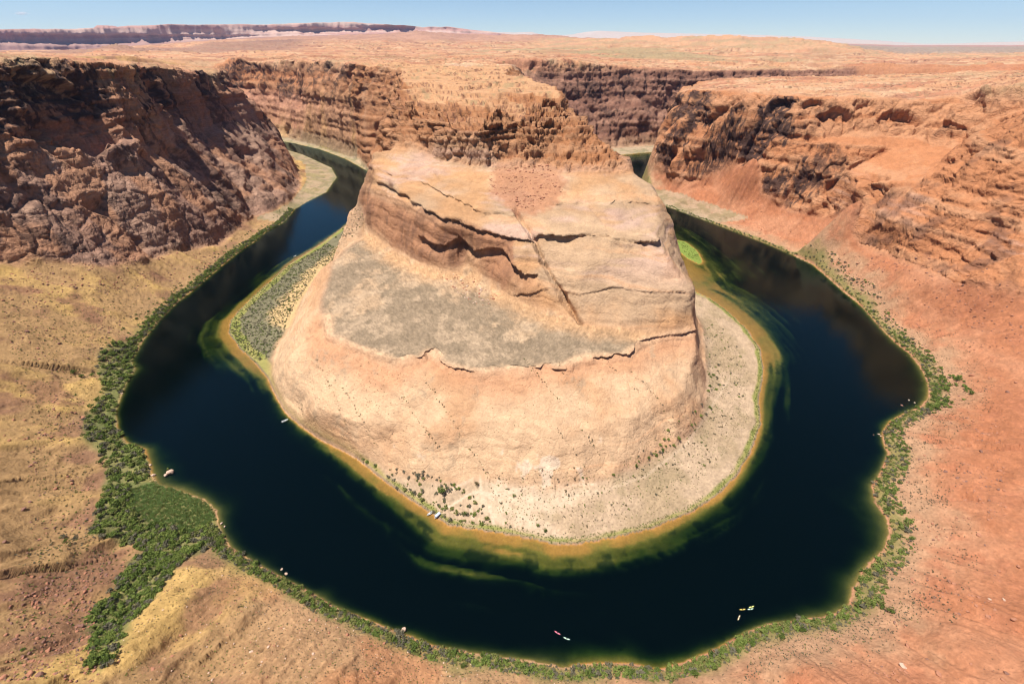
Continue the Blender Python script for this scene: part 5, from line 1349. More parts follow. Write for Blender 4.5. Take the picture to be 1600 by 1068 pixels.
for p in dry(along(B_RIGHT, 0.42, -0.8, 15, land_side=1)): spec.append((*p, RNG.uniform(0.6, 1.5), pick(F_LIGHT, F_SAGE, F_SAGE, F_GREEN), 'right bank'))
for p in dry(along(B_LEFTUP, 0.9, -0.5, 9, land_side=1)): spec.append((*p, RNG.uniform(0.8, 1.8), pick(F_LIGHT, F_SAGE, F_GREEN), 'upper left bank'))
print('shrubs', len(spec), round(time.time() - T0, 1))
COLW = {F_DARK.name: 'dark green', F_GREEN.name: 'green', F_LIGHT.name: 'yellowish', F_SAGE.name: 'grey green', F_DRY.name: 'brownish'}
MARKS = {
 'upper left bank': [(450, 340, 'beside the sandy point at the top of the left reach'), (400, 378, 'under the dark hollow at the foot of the left wall'), (340, 420, 'below the upper yellow tongue of the left talus'), (280, 470, 'below the middle yellow tongue of the left talus'), (225, 530, 'just above the left thicket')],
 'left bank thicket': [(180, 560, 'at the top end of the left thicket'), (195, 600, 'over the little bay of the left thicket'), (150, 650, 'at the outer edge of the left thicket on tan ground'), (185, 670, 'at the waterline in the middle of the left thicket'), (215, 720, 'beside the bright grass strip of the left thicket'), (175, 750, 'where the left thicket narrows on the landward side'), (160, 820, 'at the landward corner of the left thicket'), (200, 810, 'between corner and reed bed of the left thicket'), (230, 850, 'where the left thicket meets the gully trees'), (290, 855, 'below the reed bed in the left thicket'), (335, 835, 'at the water tip below the reed bed')],
 'side gully': [(285, 875, 'at the mouth of the tree filled gully'), (240, 890, 'in the upper third of the tree filled gully'), (215, 930, 'halfway along the tree filled gully'), (185, 970, 'on the tan left rim of the tree filled gully'), (195, 1000, 'in the lower third of the tree filled gully'), (165, 1045, 'at the lowest end of the tree filled gully')],
 'near bank': [(362, 862, 'on the near bank next to the reed bed tip'), (440, 905, 'on the near bank beside the two stones in the water'), (520, 952, 'on the near bank halfway to the round pale boulder'), (600, 985, 'on the near bank just before the round pale boulder'), (680, 1015, 'on the near bank just past the round pale boulder'), (780, 1032, 'on the near bank left of the pink kayak'), (880, 1045, 'on the near bank straight below the pink kayak'), (980, 1045, 'on the near bank where the orange shoal shows'), (1085, 1045, 'on the near bank around the big dark green bush'), (1165, 990, 'on the near bank below the four kayaks'), (1260, 972, 'on the near bank where it turns up toward the red slope')],
 'right bank': [(1335, 930, 'on the right bank at the orange shallows of the lower corner'), (1370, 870, 'on the right bank below the orange shoal'), (1395, 820, 'on the right bank beside the orange shoal'), (1375, 750, 'on the right bank above the orange shoal'), (1395, 690, 'on the right bank at the stony point'), (1440, 640, 'on the right bank behind the shallow bay'), (1490, 610, 'in the wide right bank thicket by the two dark trees'), (1420, 550, 'on the right bank above the shallow bay')],
 'upper right bank': [(1350, 480, 'on the grey brush strip under the red talus'), (1300, 440, 'at the upper end of the grey brush strip'), (1210, 386, 'along the thin green line under the sandbar'), (1090, 340, 'along the thin green line nearest the butte')],
 'butte foot': [(600, 730, 'where the rock meets the river at the lower left of the butte'), (680, 760, 'beside the dark round tree of the inner bank'), (730, 800, 'behind the beached boats'), (800, 785, 'among the white camp trails'), (880, 770, 'on the pale sand right of the camp'), (960, 780, 'on the pebbly flat right of the white sand'), (1040, 700, 'along the lower right edge of the rock'), (1100, 640, 'under the overhanging right edge of the rock'), (1140, 560, 'on the tan flat right of the rock')]}
def mark_of(zone, px, py):
    return min(MARKS[zone], key=lambda m: (m[0] - px) ** 2 + (m[1] - py) ** 2)[2]
def shrub_label(s, px, py):
    zone = s[4]; size = 'small' if s[2] < 1.7 else ('tall' if s[2] > 3.1 else 'rounded')
    return '%s %s shrub %s' % (size, COLW[s[3].name], mark_of(zone, px, py))
XYZ = np.array([(s[0], s[1], 2.0) for s in spec]); px_, py_, ff = proj(XYZ)
app = np.array([s[2] for s in spec]) / ff * RNG.uniform(0.72, 1.0, len(spec))
vis = (px_ > 5) & (px_ < 1595) & (py_ < 1063)
order = np.argsort(-app * vis)
used = set(order[:285].tolist())
for i in order[:285]:
    s = spec[i]
    place_shrub(s[0], s[1], s[2], s[3], shrub_label(s, px_[i], py_[i]), 'shrubs of the ' + s[4])
FM = [F_DARK, F_GREEN, F_LIGHT, F_SAGE, F_DRY, F_REED]
rest = []
for i, s in enumerate(spec):
    if i in used: continue
    rest.append((s[0], s[1], 0, s[2], s[2] * RNG.uniform(0.75, 1.1), RNG.uniform(0, 6.28), int(RNG.integers(NB)), FM.index(s[3])))
zz_ = gz([a[0] for a in rest], [a[1] for a in rest])
rest = [(a[0], a[1], float(z_) - 0.1, *a[3:]) for a, z_ in zip(rest, zz_)]
GS = [crown_geo(RNG, 70, 6, 0.21) for _ in range(NB)]
joined('riverside_shrubs', GS, rest, FM, 'mass of smaller green shrubs along the river banks')

# sagebrush flat inside the bend, brush of the slopes, bushes rooted along the joints of the butte
sb = []
left_flat = [(402, 566), (378, 545), (360, 515), (390, 475), (450, 418), (510, 380), (568, 335), (572, 352), (530, 385), (500, 415), (478, 450), (455, 490), (440, 525), (425, 555)]
for p in dry(inside(left_flat, 2800)): sb.append((*p, RNG.uniform(0.8, 2.0), 3 if RNG.uniform() < 0.6 else (1 if RNG.uniform() < 0.6 else 0), 0))
for p in dry(along([(346, 830), (440, 901), (570, 966), (750, 1021), (930, 1036), (1080, 1030), (1200, 975), (1327, 945)], 0.30, 6, 34, land_side=1)): sb.append((*p, RNG.uniform(0.25, 0.75), 3 if RNG.uniform() < 0.75 else 4, 1))
for p in dry(along(B_RIGHT, 0.22, 8, 42, land_side=1)): sb.append((*p, RNG.uniform(0.3, 0.95), 3 if RNG.uniform() < 0.85 else 4, 1))
for p in dry(along(B_RIGHTUP[:5], 0.5, 10, 34, land_side=1)): sb.append((*p, RNG.uniform(0.4, 1.0), 3, 1))
for p in dry(inside([(1180, 1000), (1330, 965), (1440, 930), (1460, 965), (1330, 1010), (1210, 1040), (1160, 1068)], 700)): sb.append((*p, RNG.uniform(0.35, 0.8), 3 if RNG.uniform() < 0.8 else 2, 1))
LT_POLY = [(0, 470), (150, 450), (300, 440), (200, 540), (150, 600), (130, 690), (150, 760), (140, 830), (200, 880), (140, 960), (150, 1066), (0, 1066)]
for p in dry(inside(LT_POLY, 3200)): sb.append((*p, RNG.uniform(0.35, 1.15), [3, 1, 4, 0][int(RNG.integers(4))], 1))
for p in dry(inside([(90, 830), (215, 800), (215, 870), (160, 900), (20, 930), (20, 860)], 260)): sb.append((*p, RNG.uniform(0.5, 1.2), 2 if RNG.uniform() < 0.5 else 3, 1))
for p in dry(inside([(300, 880), (350, 865), (440, 915), (640, 1010), (1000, 1066), (170, 1066), (220, 970)], 2600)): sb.append((*p, RNG.uniform(0.22, 0.65), [3, 4, 1][int(RNG.integers(3))], 1))
for p in dry(inside([(1450, 600), (1600, 520), (1600, 1066), (1350, 1066), (1430, 900), (1400, 720)], 500)): sb.append((*p, RNG.uniform(0.2, 0.5), 3, 1))
for p in dry(inside([(760, 745), (960, 735), (1100, 640), (1110, 500), (1165, 560), (1170, 660), (1080, 780), (960, 825), (850, 840), (780, 820)], 2600)): sb.append((*p, RNG.uniform(0.25, 0.8), [3, 4, 1][int(RNG.integers(3))], 1))
JOINTS = [[(667, 600), (690, 630), (730, 690), (765, 745)], [(625, 612), (650, 650), (690, 705)], [(870, 670), (890, 700), (915, 735)], [(905, 668), (925, 695), (938, 715)], [(985, 580), (1020, 620), (1060, 672)],
          [(465, 610), (470, 640), (478, 660)], [(490, 560), (520, 610), (545, 680)], [(820, 560), (850, 600), (875, 630)], [(505, 580), (545, 620), (590, 700)], [(940, 560), (980, 600), (1000, 620)], [(870, 560), (885, 600)]]
for J in JOINTS:
    pts = []
    for a, b in zip(J[:-1], J[1:]):
        n = max(3, int(math.hypot(b[0] - a[0], b[1] - a[1]) / 2.2))
        for k in range(n):
            t = (k + RNG.uniform(0, 1)) / n; pts.append((a[0] + (b[0] - a[0]) * t + RNG.normal() * 1.5, a[1] + (b[1] - a[1]) * t + RNG.normal() * 1.5))
    for c in cast(pts): sb.append((c[0], c[1], 0.3 + 0.9 * RNG.uniform() ** 2, [3, 4, 0][int(RNG.integers(3))], 1))
for p in inside([(470, 580), (560, 560), (640, 590), (640, 700), (560, 700), (500, 660)], 260): sb.append((*p, RNG.uniform(0.3, 0.8), 4 if RNG.uniform() < 0.5 else 3, 1))
for p in inside([(640, 590), (1000, 570), (1090, 560), (1080, 650), (960, 730), (760, 740), (650, 720)], 300): sb.append((*p, RNG.uniform(0.25, 0.6), [3, 4, 0][int(RNG.integers(3))], 1))
for p in inside([(530, 400), (600, 390), (700, 440), (880, 500), (1060, 520), (990, 545), (880, 565), (780, 575), (620, 560), (520, 520), (500, 480)], 1500): sb.append((*p, RNG.uniform(0.2, 0.5), 4 if RNG.uniform() < 0.6 else 3, 1))
zz_ = gz([a[0] for a in sb], [a[1] for a in sb])
items = [(a[0], a[1], float(z_) - 0.05, a[2], a[2] * RNG.uniform(0.7, 1.0), RNG.uniform(0, 6.28), int(RNG.integers(NB)), a[3]) for a, z_ in zip(sb, zz_)]
fa = np.array([a[4] for a in sb])
joined('sagebrush', CROWN_S, [it for it, f_ in zip(items, fa) if f_ == 0], FM, 'grey green sagebrush covering the flat on the left foot of the butte')
joined('desert_brush', CROWN_T, [it for it, f_ in zip(items, fa) if f_ == 1], FM, 'sparse low desert brush dotted over slopes and slickrock')
# reed bed and the grass edge of the water
rd = []
for p in dry(inside([(205, 765), (245, 752), (285, 768), (330, 790), (338, 812), (300, 835), (240, 820), (200, 795)], 2600)): rd.append((*p, RNG.uniform(0.9, 1.6), 5 if RNG.uniform() < 0.75 else 2))
GE = Zl(0, (1110, 466), (1140, 488), (1168, 515), (1188, 545), (1194, 580), (1186, 622), (1189, 662), (1174, 705), (1150, 745), (1120, 775), (1080, 800), (1020, 825), (960, 840), (905, 849), (862, 850), (835, 842), (790, 834), (742, 827), (700, 820), (668, 798), (635, 776), (600, 751))
def edge_pts(line, spacing, lo, hi):
    L = np.array([p[:2] for p in line]); res = []
    for a, b in zip(L[:-1], L[1:]):
        d = np.linalg.norm(b - a); n = max(1, int(d / spacing)); t = (b - a) / d; nr = np.array([t[1], -t[0]])
        for k in range(n):
            for sg in (1, -1):
                q = a + (b - a) * RNG.uniform(0, 1) + nr * sg * RNG.uniform(lo, hi); res.append(q)
    return res
for p in dry(edge_pts(GE, 0.30, 0.5, 5.5)): rd.append((*p, RNG.uniform(0.4, 0.9), 2 if RNG.uniform() < 0.6 else 5))
for p in dry(edge_pts(Zl(0, (400, 568), (375, 545), (357, 520), (360, 500), (385, 472), (415, 445), (450, 414)), 0.5, 0.5, 9)): rd.append((*p, RNG.uniform(0.6, 1.2), 2 if RNG.uniform() < 0.6 else 5))
for p in dry(edge_pts([p for p in SHORE_OUT if p[1] < 900], 0.8, 0.0, 3.0)): rd.append((*p, RNG.uniform(0.4, 0.9), 2 if RNG.uniform() < 0.7 else 4))
for p in inside([(1058, 376), (1072, 380), (1090, 394), (1096, 408), (1075, 402)], 120): rd.append((*p, RNG.uniform(0.7, 1.4), 2))
def blade_geo(rs, n):
    V, F = [], []
    for i in range(n):
        a = rs.uniform(0, 6.28); r_ = rs.uniform(0, 0.8); c = np.array([math.cos(a) * r_, math.sin(a) * r_, 0]); d = np.array([rs.normal() * 0.35, rs.normal() * 0.35, 1.0]); wd = np.array([rs.normal(), rs.normal(), 0]); wd *= 0.16 / np.linalg.norm(wd)
        o = len(V); V += [c - wd, c + wd, c + d * rs.uniform(0.6, 1.1)]; F.append((o, o + 1, o + 2))
    return np.array(V, np.float32), np.array(F, np.int32)
BL = [blade_geo(RNG, 12) for _ in range(NB)]
zz_ = gz([a[0] for a in rd], [a[1] for a in rd])
joined('reed_grass', BL, [(a[0], a[1], float(max(z_, -0.1)), a[2], a[2], RNG.uniform(0, 6.28), int(RNG.integers(NB)), a[3]) for a, z_ in zip(rd, zz_)], FM, 'bright green reeds and grass along the water edge')

# trees one can tell apart
for (px, py, s, m, lab, i) in [
    (692, 768, 4.6, F_DARK, 'dark round tree on the sand between the near shrubs and the pale camp', 0), (852, 830, 2.2, F_DARK, 'small dark tree alone on bare sand close to the inner shore', 1),
    (840, 822, 1.9, F_GREEN, 'pale green little tree next to the dark one on the inner sand', 2), (726, 804, 3.0, F_DARK, 'dark tree behind the beached boats on the inner bank', 3),
    (745, 757, 3.0, F_DRY, 'broad brownish bush beside the white trail fork', 1), (803, 777, 2.0, F_GREEN, 'bright green bush where the camp trails meet', 0),
    (1060, 690, 2.9, F_GREEN, 'green tree against the lower right edge of the rock', 2), (1013, 719, 2.2, F_DARK, 'upper of the two round bushes below the right flank of the butte', 3), (995, 731, 2.2, F_DARK, 'lower of the two round bushes below the right flank of the butte', 0),
    (958, 744, 2.1, F_GREEN, 'round bush at the right end of the white sand patch', 1), (452, 486, 3.2, F_DARK, 'dark green tree deep in the grey sagebrush flat', 2), (495, 436, 3.0, F_DARK, 'dark bush pressed against the left foot of the butte', 3),
    (538, 360, 3.8, F_DARK, 'dark tree at the upper end of the grey sagebrush flat', 0), (525, 372, 3.2, F_GREEN, 'second green tree near the upper end of the sagebrush flat', 1),
    (1513, 619, 3.6, F_DARK, 'dark tree at the outer tip of the right bank thicket', 2), (1494, 598, 3.8, F_DARK, 'taller dark tree at the back of the right bank thicket', 3), (1388, 955, 3.0, F_DARK, 'large dark green bush bulging from the lower right bank', 0), (1375, 950, 3.0, F_DARK, 'dark green bush joined to the large one on the lower right bank', 1),
    (160, 722, 4.4, F_DARK, 'dark tree standing clear on the tan slope left of the thicket', 2), (150, 645, 4.6, F_DARK, 'wide dark tree at the outer edge of the left thicket', 3), (115, 582, 3.6, F_DARK, 'dark tree at the head of the tree line crossing the yellow slope', 0), (128, 588, 3.4, F_DARK, 'dark tree in the middle of the tree line crossing the yellow slope', 1), (145, 588, 3.0, F_GREEN, 'tree at the river end of the tree line crossing the yellow slope', 2),
    (95, 832, 2.4, F_SAGE, 'upper grey bush of the three beside the left thicket', 1), (100, 842, 2.4, F_DARK, 'middle bush of the three beside the left thicket', 2), (119, 840, 2.8, F_SAGE, 'grey bush nearest the left thicket of the three', 3),
    (510, 950, 2.4, F_DARK, 'dark round bush on the near bank above the pale slope', 0), (573, 978, 2.5, F_DARK, 'dark round bush on the near bank left of the boulder in the water', 1), (668, 1014, 2.3, F_GREEN, 'bright green round bush on the near bank right of the boulder', 2), (725, 1040, 2.5, F_DARK, 'dark bush set back from the near bank', 3), (778, 1036, 2.8, F_GREEN, 'wide green bush on the near bank at the lower middle', 0),
    (1085, 1052, 3.0, F_DARK, 'big dark green bush on the near bank toward the right', 1), (1115, 1043, 3.0, F_GREEN, 'bright bush beside the big dark one on the near bank', 2), (1220, 997, 2.8, F_DARK, 'dark bush where the near bank turns up to the right', 3), (1250, 985, 2.7, F_DARK, 'second dark bush where the near bank turns up to the right', 0), (1300, 985, 2.8, F_GREEN, 'green bush above the grey brush slope at lower right', 1)]:
    a = ground_at(px, py)
    place_tree(a[0], a[1], s, m, lab, i, RNG.uniform(0.95, 1.2))
print('plants', round(time.time() - T0, 1))

# ------------------------------------------------------------------ stones
import bmesh
def rock_geo(seed, sub, sq):
    b = bmesh.new(); bmesh.ops.create_icosphere(b, subdivisions=sub, radius=1.0)
    rs = np.random.default_rng(seed)
    pl_ = [(v / np.linalg.norm(v), rs.uniform(0.55, 0.85)) for v in rs.normal(size=(7, 3))]
    V = np.array([v.co[:] for v in b.verts])
    for n_, d in pl_:
        e = V @ n_ - d; V = V - np.where(e > 0, e, 0)[:, None] * n_ * 0.9
    V = V * np.array(sq) + rs.normal(size=V.shape) * 0.05
    F = np.array([[v.index for v in f.verts] for f in b.faces]); b.free()
    return V.astype(np.float32), F.astype(np.int32)
ROCKS = [rock_geo(i, 2, ((1, .75, .62), (1, .85, .5), (1, .6, .7), (1, .9, .75), (1, .7, .4))[i % 5]) for i in range(8)]
ROCKS_S = [rock_geo(20 + i, 1, ((1, .75, .62), (1, .85, .5), (1, .6, .7))[i % 3]) for i in range(6)]
rock_me = {}
def place_rock(x_, y_, s, mat, label, group=None, i=None, z_=None, name='boulder', cat='boulder'):
    i = int(RNG.integers(len(ROCKS))) if i is None else i
    k = (i, mat.name)
    if k not in rock_me: rock_me[k] = mesh_from('boulder', *ROCKS[i], mat, smooth=False)
    o = link(name, rock_me[k], label=label, category=cat)
    if group: o['group'] = group
    o.location = (x_, y_, (float(gz([x_], [y_])[0]) if z_ is None else z_) + 0.22 * s)
    o.scale = (s, s, s * RNG.uniform(0.8, 1.1)); o.rotation_euler = (RNG.uniform(-0.25, 0.25), RNG.uniform(-0.25, 0.25), RNG.uniform(0, 6.28))
    return o
# stones in the water
for (px, py, s, m, lab, i) in [
    (266, 738, 3.2, S_PALE, 'largest pale boulder standing in the water with a green tuft beside it', 3), (259, 742, 1.9, S_PALE, 'small pale boulder leaning against the largest one in the water', 0), (240, 742, 2.1, S_PALE, 'pale boulder between the left bank and the largest water boulder', 5), (235, 726, 1.3, S_PALE, 'flat grey stone just off the left bank above the pale boulders', 1), (235, 752, 0.9, S_PALE, 'little pale stone in the water below the pale boulders', 2),
    (631, 983, 1.7, S_PALE, 'round pale boulder in dark water off the near bank', 3), (440, 889, 1.1, S_PALE, 'upper of two stones in the water at the left of the near bank', 1), (447, 896, 1.2, S_PALE, 'lower of two stones in the water at the left of the near bank', 0),
    (1409, 633, 1.5, S_BROWN, 'brown stone awash off the right bank', 4), (1420, 625, 1.1, S_PALE, 'white stone in the shallows of the right bank bay', 2), (1429, 629, 0.9, S_PALE, 'small white stone nearest the right bank bay', 3), (1373, 678, 1.2, S_PALE, 'pale stone at the tip of the right bank point', 0), (1376, 681, 0.9, S_PALE, 'lower stone at the tip of the right bank point', 5), (1365, 679, 0.8, S_BROWN, 'dark stone a little off the right bank point', 1),
    (190, 615, 1.6, S_PALE, 'pale stone on the waterline below the left thicket', 2), (346, 817, 1.2, S_PALE, 'pale stone on the tip beside the reed bed', 4), (351, 822, 0.8, S_PALE, 'tiny stone off the tip beside the reed bed', 0), (1176, 993, 1.2, S_RED, 'reddish stone on the near bank waterline toward the right', 1)]:
    a = atz(px, py, 0.0)
    place_rock(a[0], a[1], s, m, lab, i=i, z_=-0.15 * s)
a = atz(262, 733, 0.6)
tuft = link('shrub', mesh_from('shrub', *CROWN[2], F_LIGHT, smooth=False), label='yellow green tuft growing behind the largest boulder in the water', category='shrub')
tuft.location = (a[0], a[1], 0.0); tuft.scale = (1.8, 1.6, 1.7)
# boulders lying on the slopes
for side, lst in (('right', [(1417, 1009, 2.1), (1410, 1041, 2.3), (1467, 1052, 2.2), (1582, 969, 2.0), (1546, 961, 1.6), (1490, 912, 1.7), (1550, 932, 1.3), (1572, 933, 1.4), (1530, 834, 2.0), (1450, 1028, 1.1), (1515, 1038, 0.9), (1514, 592, 3.0), (1572, 615, 2.2), (1564, 733, 2.2), (1475, 739, 2.0), (1492, 751, 1.5),
        (1532, 706, 2.0), (1510, 779, 2.1), (1520, 781, 1.7), (1541, 597, 1.8), (1549, 566, 1.8), (1497, 620, 1.3), (1585, 600, 1.6), (1560, 592, 1.3), (1425, 903, 1.2), (1540, 850, 1.1), (1568, 885, 1.4), (1595, 880, 1.6), (1467, 489, 1.9), (1580, 497, 2.2), (1515, 487, 1.4), (1340, 411, 2.2), (1430, 405, 2.4), (1418, 410, 2.0), (1455, 398, 2.3), (1497, 456, 2.2), (1380, 424, 2.4), (1366, 413, 2.0), (1320, 396, 2.1)]),
        ('left', [(129, 652, 2.9), (37, 655, 1.7), (81, 757, 1.9), (32, 791, 2.3), (82, 685, 1.7), (16, 690, 1.6), (45, 782, 1.6), (135, 926, 1.9), (126, 977, 2.2), (70, 1011, 2.2), (37, 1029, 1.5), (52, 1056, 1.9), (72, 1061, 2.2), (5, 1058, 2.0), (6, 845, 1.7), (20, 655, 1.4), (97, 670, 1.5), (108, 662, 1.4), (9, 682, 1.2), (46, 722, 1.6), (53, 948, 1.4), (27, 962, 1.5), (65, 1000, 1.6), (55, 995, 1.5), (100, 930, 1.0), (5, 988, 1.2), (170, 520, 2.0), (95, 540, 2.2), (40, 515, 2.4), (20, 500, 2.2), (60, 545, 2.0)]),
        ('near', [(282, 992, 1.2), (240, 1046, 1.3), (347, 961, 1.2), (392, 1017, 1.4), (330, 1060, 1.2), (270, 1027, 1.3), (492, 1026, 1.2), (566, 1051, 1.0), (590, 1052, 1.2), (544, 995, 1.3), (495, 971, 1.3), (516, 992, 1.2), (600, 1006, 1.3), (430, 1012, 1.1), (418, 1008, 1.1), (640, 1000, 0.9), (485, 970, 1.0), (690, 1041, 1.1), (775, 1049, 0.9), (826, 1040, 1.1)])):
    for (px, py, s) in lst:
        a = ground_at(px, py)
        mat = {'right': pick(S_RED, S_RED, S_BROWN) if py not in (1041, 932, 933) else S_PALE, 'left': pick(S_BROWN, S_RED), 'near': pick(S_RED, S_PALE, S_RED)}[side]
        size = 'small' if s < 1.35 else ('large' if s >= 1.95 else 'middling')
        colw = {S_RED.name: 'reddish', S_BROWN.name: 'brown', S_PALE.name: 'whitish'}[mat.name]
        RM = {'right': [(1400, 400, 'at the foot of the right cliff'), (1500, 470, 'high on the red slope under the right cliff'), (1545, 570, 'on the red slope just above the right bank trees'), (1514, 595, 'right beside the outermost dark tree of the right bank'), (1570, 615, 'on the red slope outward of the right bank trees'), (1530, 705, 'on the red slope level with the stony point'), (1480, 745, 'on the red slope just behind the right bank brush'), (1512, 780, 'in the rock cluster of the red slope'), (1560, 735, 'on the bare red slope at the picture edge'), (1540, 845, 'on the red slope level with the orange shoal'), (1490, 910, 'on the red slope above the lower right brush'), (1560, 935, 'in the pale rock row of the lower right slope'), (1417, 1009, 'alone at the edge of the grey brush at lower right'), (1410, 1041, 'in the lowest right brush'), (1480, 1045, 'on bare red ground in the bottom right corner')],
              'left': [(20, 500, 'on the upper left talus near the dark wall'), (90, 540, 'on the upper talus between two yellow tongues'), (165, 520, 'on the talus just above the left thicket'), (129, 652, 'beside the wide dark tree of the left thicket'), (95, 668, 'on the tan slope left of the wide dark tree'), (20, 680, 'on the tan slope at the left picture edge'), (45, 722, 'on the bare middle of the tan slope'), (81, 757, 'in the reddish scrape of the tan slope'), (38, 785, 'below the reddish scrape of the tan slope'), (6, 845, 'at the left picture edge level with the thicket corner'), (135, 926, 'on the tan slope just left of the gully trees'), (45, 955, 'on the lower tan slope at the left'), (126, 977, 'close to the lower gully trees'), (65, 1005, 'in the broken rock patch of the lower left slope'), (50, 1050, 'in the bottom left corner')],
              'near': [(345, 961, 'on the yellow hump right of the gully'), (282, 992, 'on the ridge between gully and yellow hump'), (255, 1035, 'on the pale slope low on the gully ridge'), (330, 1060, 'at the bottom edge below the yellow hump'), (392, 1017, 'on the pale slope below the yellow hump'), (425, 1010, 'on the pale slope below the two water stones'), (490, 970, 'just below the near bank shrubs at the left'), (492, 1026, 'on the open middle of the pale near slope'), (516, 992, 'under the near bank shrubs left of the round boulder'), (544, 995, 'on the pale slope close below the near bank'), (600, 1006, 'below the round pale boulder in the water'), (578, 1051, 'at the bottom edge of the pale near slope'), (640, 1000, 'between shrubs beside the round pale boulder'), (690, 1041, 'in the stony ground below the near bank shrubs'), (800, 1045, 'in the stony ground at the bottom middle')]}[side]
        lab = '%s %s boulder %s' % (size, colw, min(RM, key=lambda m: (m[0] - px) ** 2 + (m[1] - py) ** 2)[2])
        place_rock(a[0], a[1], s * 0.85, mat, lab, group={'right': 'boulders on the red slope', 'left': 'boulders on the tan slope', 'near': 'boulders on the pale near slope'}[side])
rk = []
def litter(poly, n, s0, s1, mats, clump=None):
    P_ = inside(poly, n)
    for p in P_:
        if clump is not None and fbm(np.array([p[0] / clump]), np.array([p[1] / clump]), oct=2)[0] < 0.12: continue
        rk.append((*p, s0 * (s1 / s0) ** (RNG.uniform(0, 1) ** 2.2), mats[int(RNG.integers(len(mats)))]))
litter(LT_POLY, 4200, 0.35, 1.6, (1, 1, 0), 22)
litter([(0, 930), (140, 900), (160, 1066), (0, 1066)], 900, 0.3, 1.3, (1, 0))
litter([(200, 960), (300, 880), (460, 930), (700, 1020), (900, 1066), (170, 1066)], 900, 0.2, 0.75, (0, 2, 0))
litter([(1330, 400), (1600, 470), (1600, 1066), (1300, 1066), (1430, 900), (1400, 720), (1460, 640), (1400, 520), (1300, 430)], 5200, 0.25, 1.5, (0, 0, 1), 20)
litter([(1340, 395), (1450, 400), (1600, 470), (1600, 560), (1460, 480)], 900, 0.4, 1.9, (0, 0, 1))
litter([(1080, 300), (1200, 300), (1260, 350), (1320, 390), (1240, 385), (1130, 345)], 500, 0.5, 1.8, (0,))
litter([(680, 425), (740, 430), (790, 470), (740, 480)], 110, 0.8, 2.6, (0, 2))
litter([(770, 262), (860, 255), (880, 300), (830, 330), (760, 300)], 900, 0.6, 2.4, (0,))
litter([(100, 400), (320, 390), (380, 390), (260, 450), (0, 470), (0, 425)], 900, 0.5, 2.2, (1, 0))
litter([(700, 748), (860, 745), (900, 800), (780, 820)], 120, 0.2, 0.5, (2,))
zz_ = gz([a[0] for a in rk], [a[1] for a in rk])
SM = [S_RED, S_BROWN, S_PALE]
joined('rubble', ROCKS_S, [(a[0], a[1], float(z_) + 0.1 * a[2], a[2], a[2] * RNG.uniform(0.6, 1.0), RNG.uniform(0, 6.28), int(RNG.integers(len(ROCKS_S))), a[3]) for a, z_ in zip(rk, zz_)], SM, 'scattered broken sandstone on the slopes around the bend')
print('stones', len(rk), round(time.time() - T0, 1))

# ------------------------------------------------------------------ boats
def loft(sections, cap=True):
    """sections: list of rings of equal length -> verts, tris"""
    V, F = [], []; n = len(sections[0])
    for s_ in sections: V += [tuple(p) for p in s_]
    for i in range(len(sections) - 1):
        for k in range(n):
            a, b = i * n + k, i * n + (k + 1) % n
            F += [(a, b, b + n), (a, b + n, a + n)]
    if cap:
        F += [(0, k + 1, k) for k in range(1, n - 1)]
        o = (len(sections) - 1) * n
        F += [(o, o + k, o + k + 1) for k in range(1, n - 1)]
    return V, F
def bxm(cx, cy, cz, sx, sy, sz):
    V = [(cx + a * sx / 2, cy + b * sy / 2, cz + c * sz / 2) for c in (-1, 1) for a, b in ((-1, -1), (1, -1), (1, 1), (-1, 1))]
    return V, [(0, 2, 1), (0, 3, 2), (4, 5, 6), (4, 6, 7), (0, 1, 5), (0, 5, 4), (1, 2, 6), (1, 6, 5), (2, 3, 7), (2, 7, 6), (3, 0, 4), (3, 4, 7)]
def cat_geo(*gs):
    V, F = [], []
    for v, f in gs:
        o = len(V); V += list(v); F += [tuple(q + o for q in t) for t in f]
    return V, F
def make_mesh(name, g, mat, smooth=False): return mesh_from(name, np.array(g[0], np.float32), np.array(g[1], np.int32), mat, smooth=smooth)
def kayak_geo():
    sec = []
    for t in np.linspace(-1, 1, 13):
        w_ = 0.38 * (1 - abs(t) ** 2.2) + 0.015; z0 = -0.12 + 0.20 * abs(t) ** 3; z1 = 0.20 + 0.14 * abs(t) ** 2.5
        ring = [(t * 2.1, w_ * math.cos(a), (z0 + z1) / 2 + (z1 - z0) / 2 * math.sin(a)) for a in np.linspace(0, 2 * math.pi, 11)[:-1]]
        sec.append(ring)
    return loft(sec)
KG = kayak_geo()
CO = loft([[(0.62 * math.cos(a) * k, 0.27 * math.sin(a) * k, zc) for a in np.linspace(0, 2 * math.pi, 15)[:-1]] for k, zc in ((1.0, 0.17), (1.02, 0.27), (0.86, 0.27), (0.82, 0.20))])
SEAT = cat_geo(bxm(-0.1, 0, 0.235, 0.36, 0.36, 0.05), bxm(-0.32, 0, 0.36, 0.06, 0.36, 0.26))
M_BLACK = plain_mat('black_rubber', (.03, .03, .032), 0.6, 0.3)
M_WHITE = plain_mat('white_gelcoat', (.80, .80, .78), 0.3, 0.5)
M_GREY = plain_mat('grey_deck', (.34, .34, .35), 0.7, 0.3)
M_CANVAS = plain_mat('blue_grey_canvas', (.42, .47, .62), 0.8, 0.2)
M_ALU = plain_mat('dull_aluminium', (.55, .56, .58), 0.4, 0.5)
KC = {'pink': (.80, .18, .28), 'mint': (.62, .86, .70), 'amber': (.86, .62, .16), 'yellow': (.82, .80, .24), 'peach': (.90, .68, .42)}
km = {k: (make_mesh('hull', KG, plain_mat(k + '_plastic', c, 0.35, 0.5), True)) for k, c in KC.items()}
co_me, seat_me = make_mesh('cockpit_rim', CO, M_BLACK), make_mesh('seat', SEAT, M_BLACK)
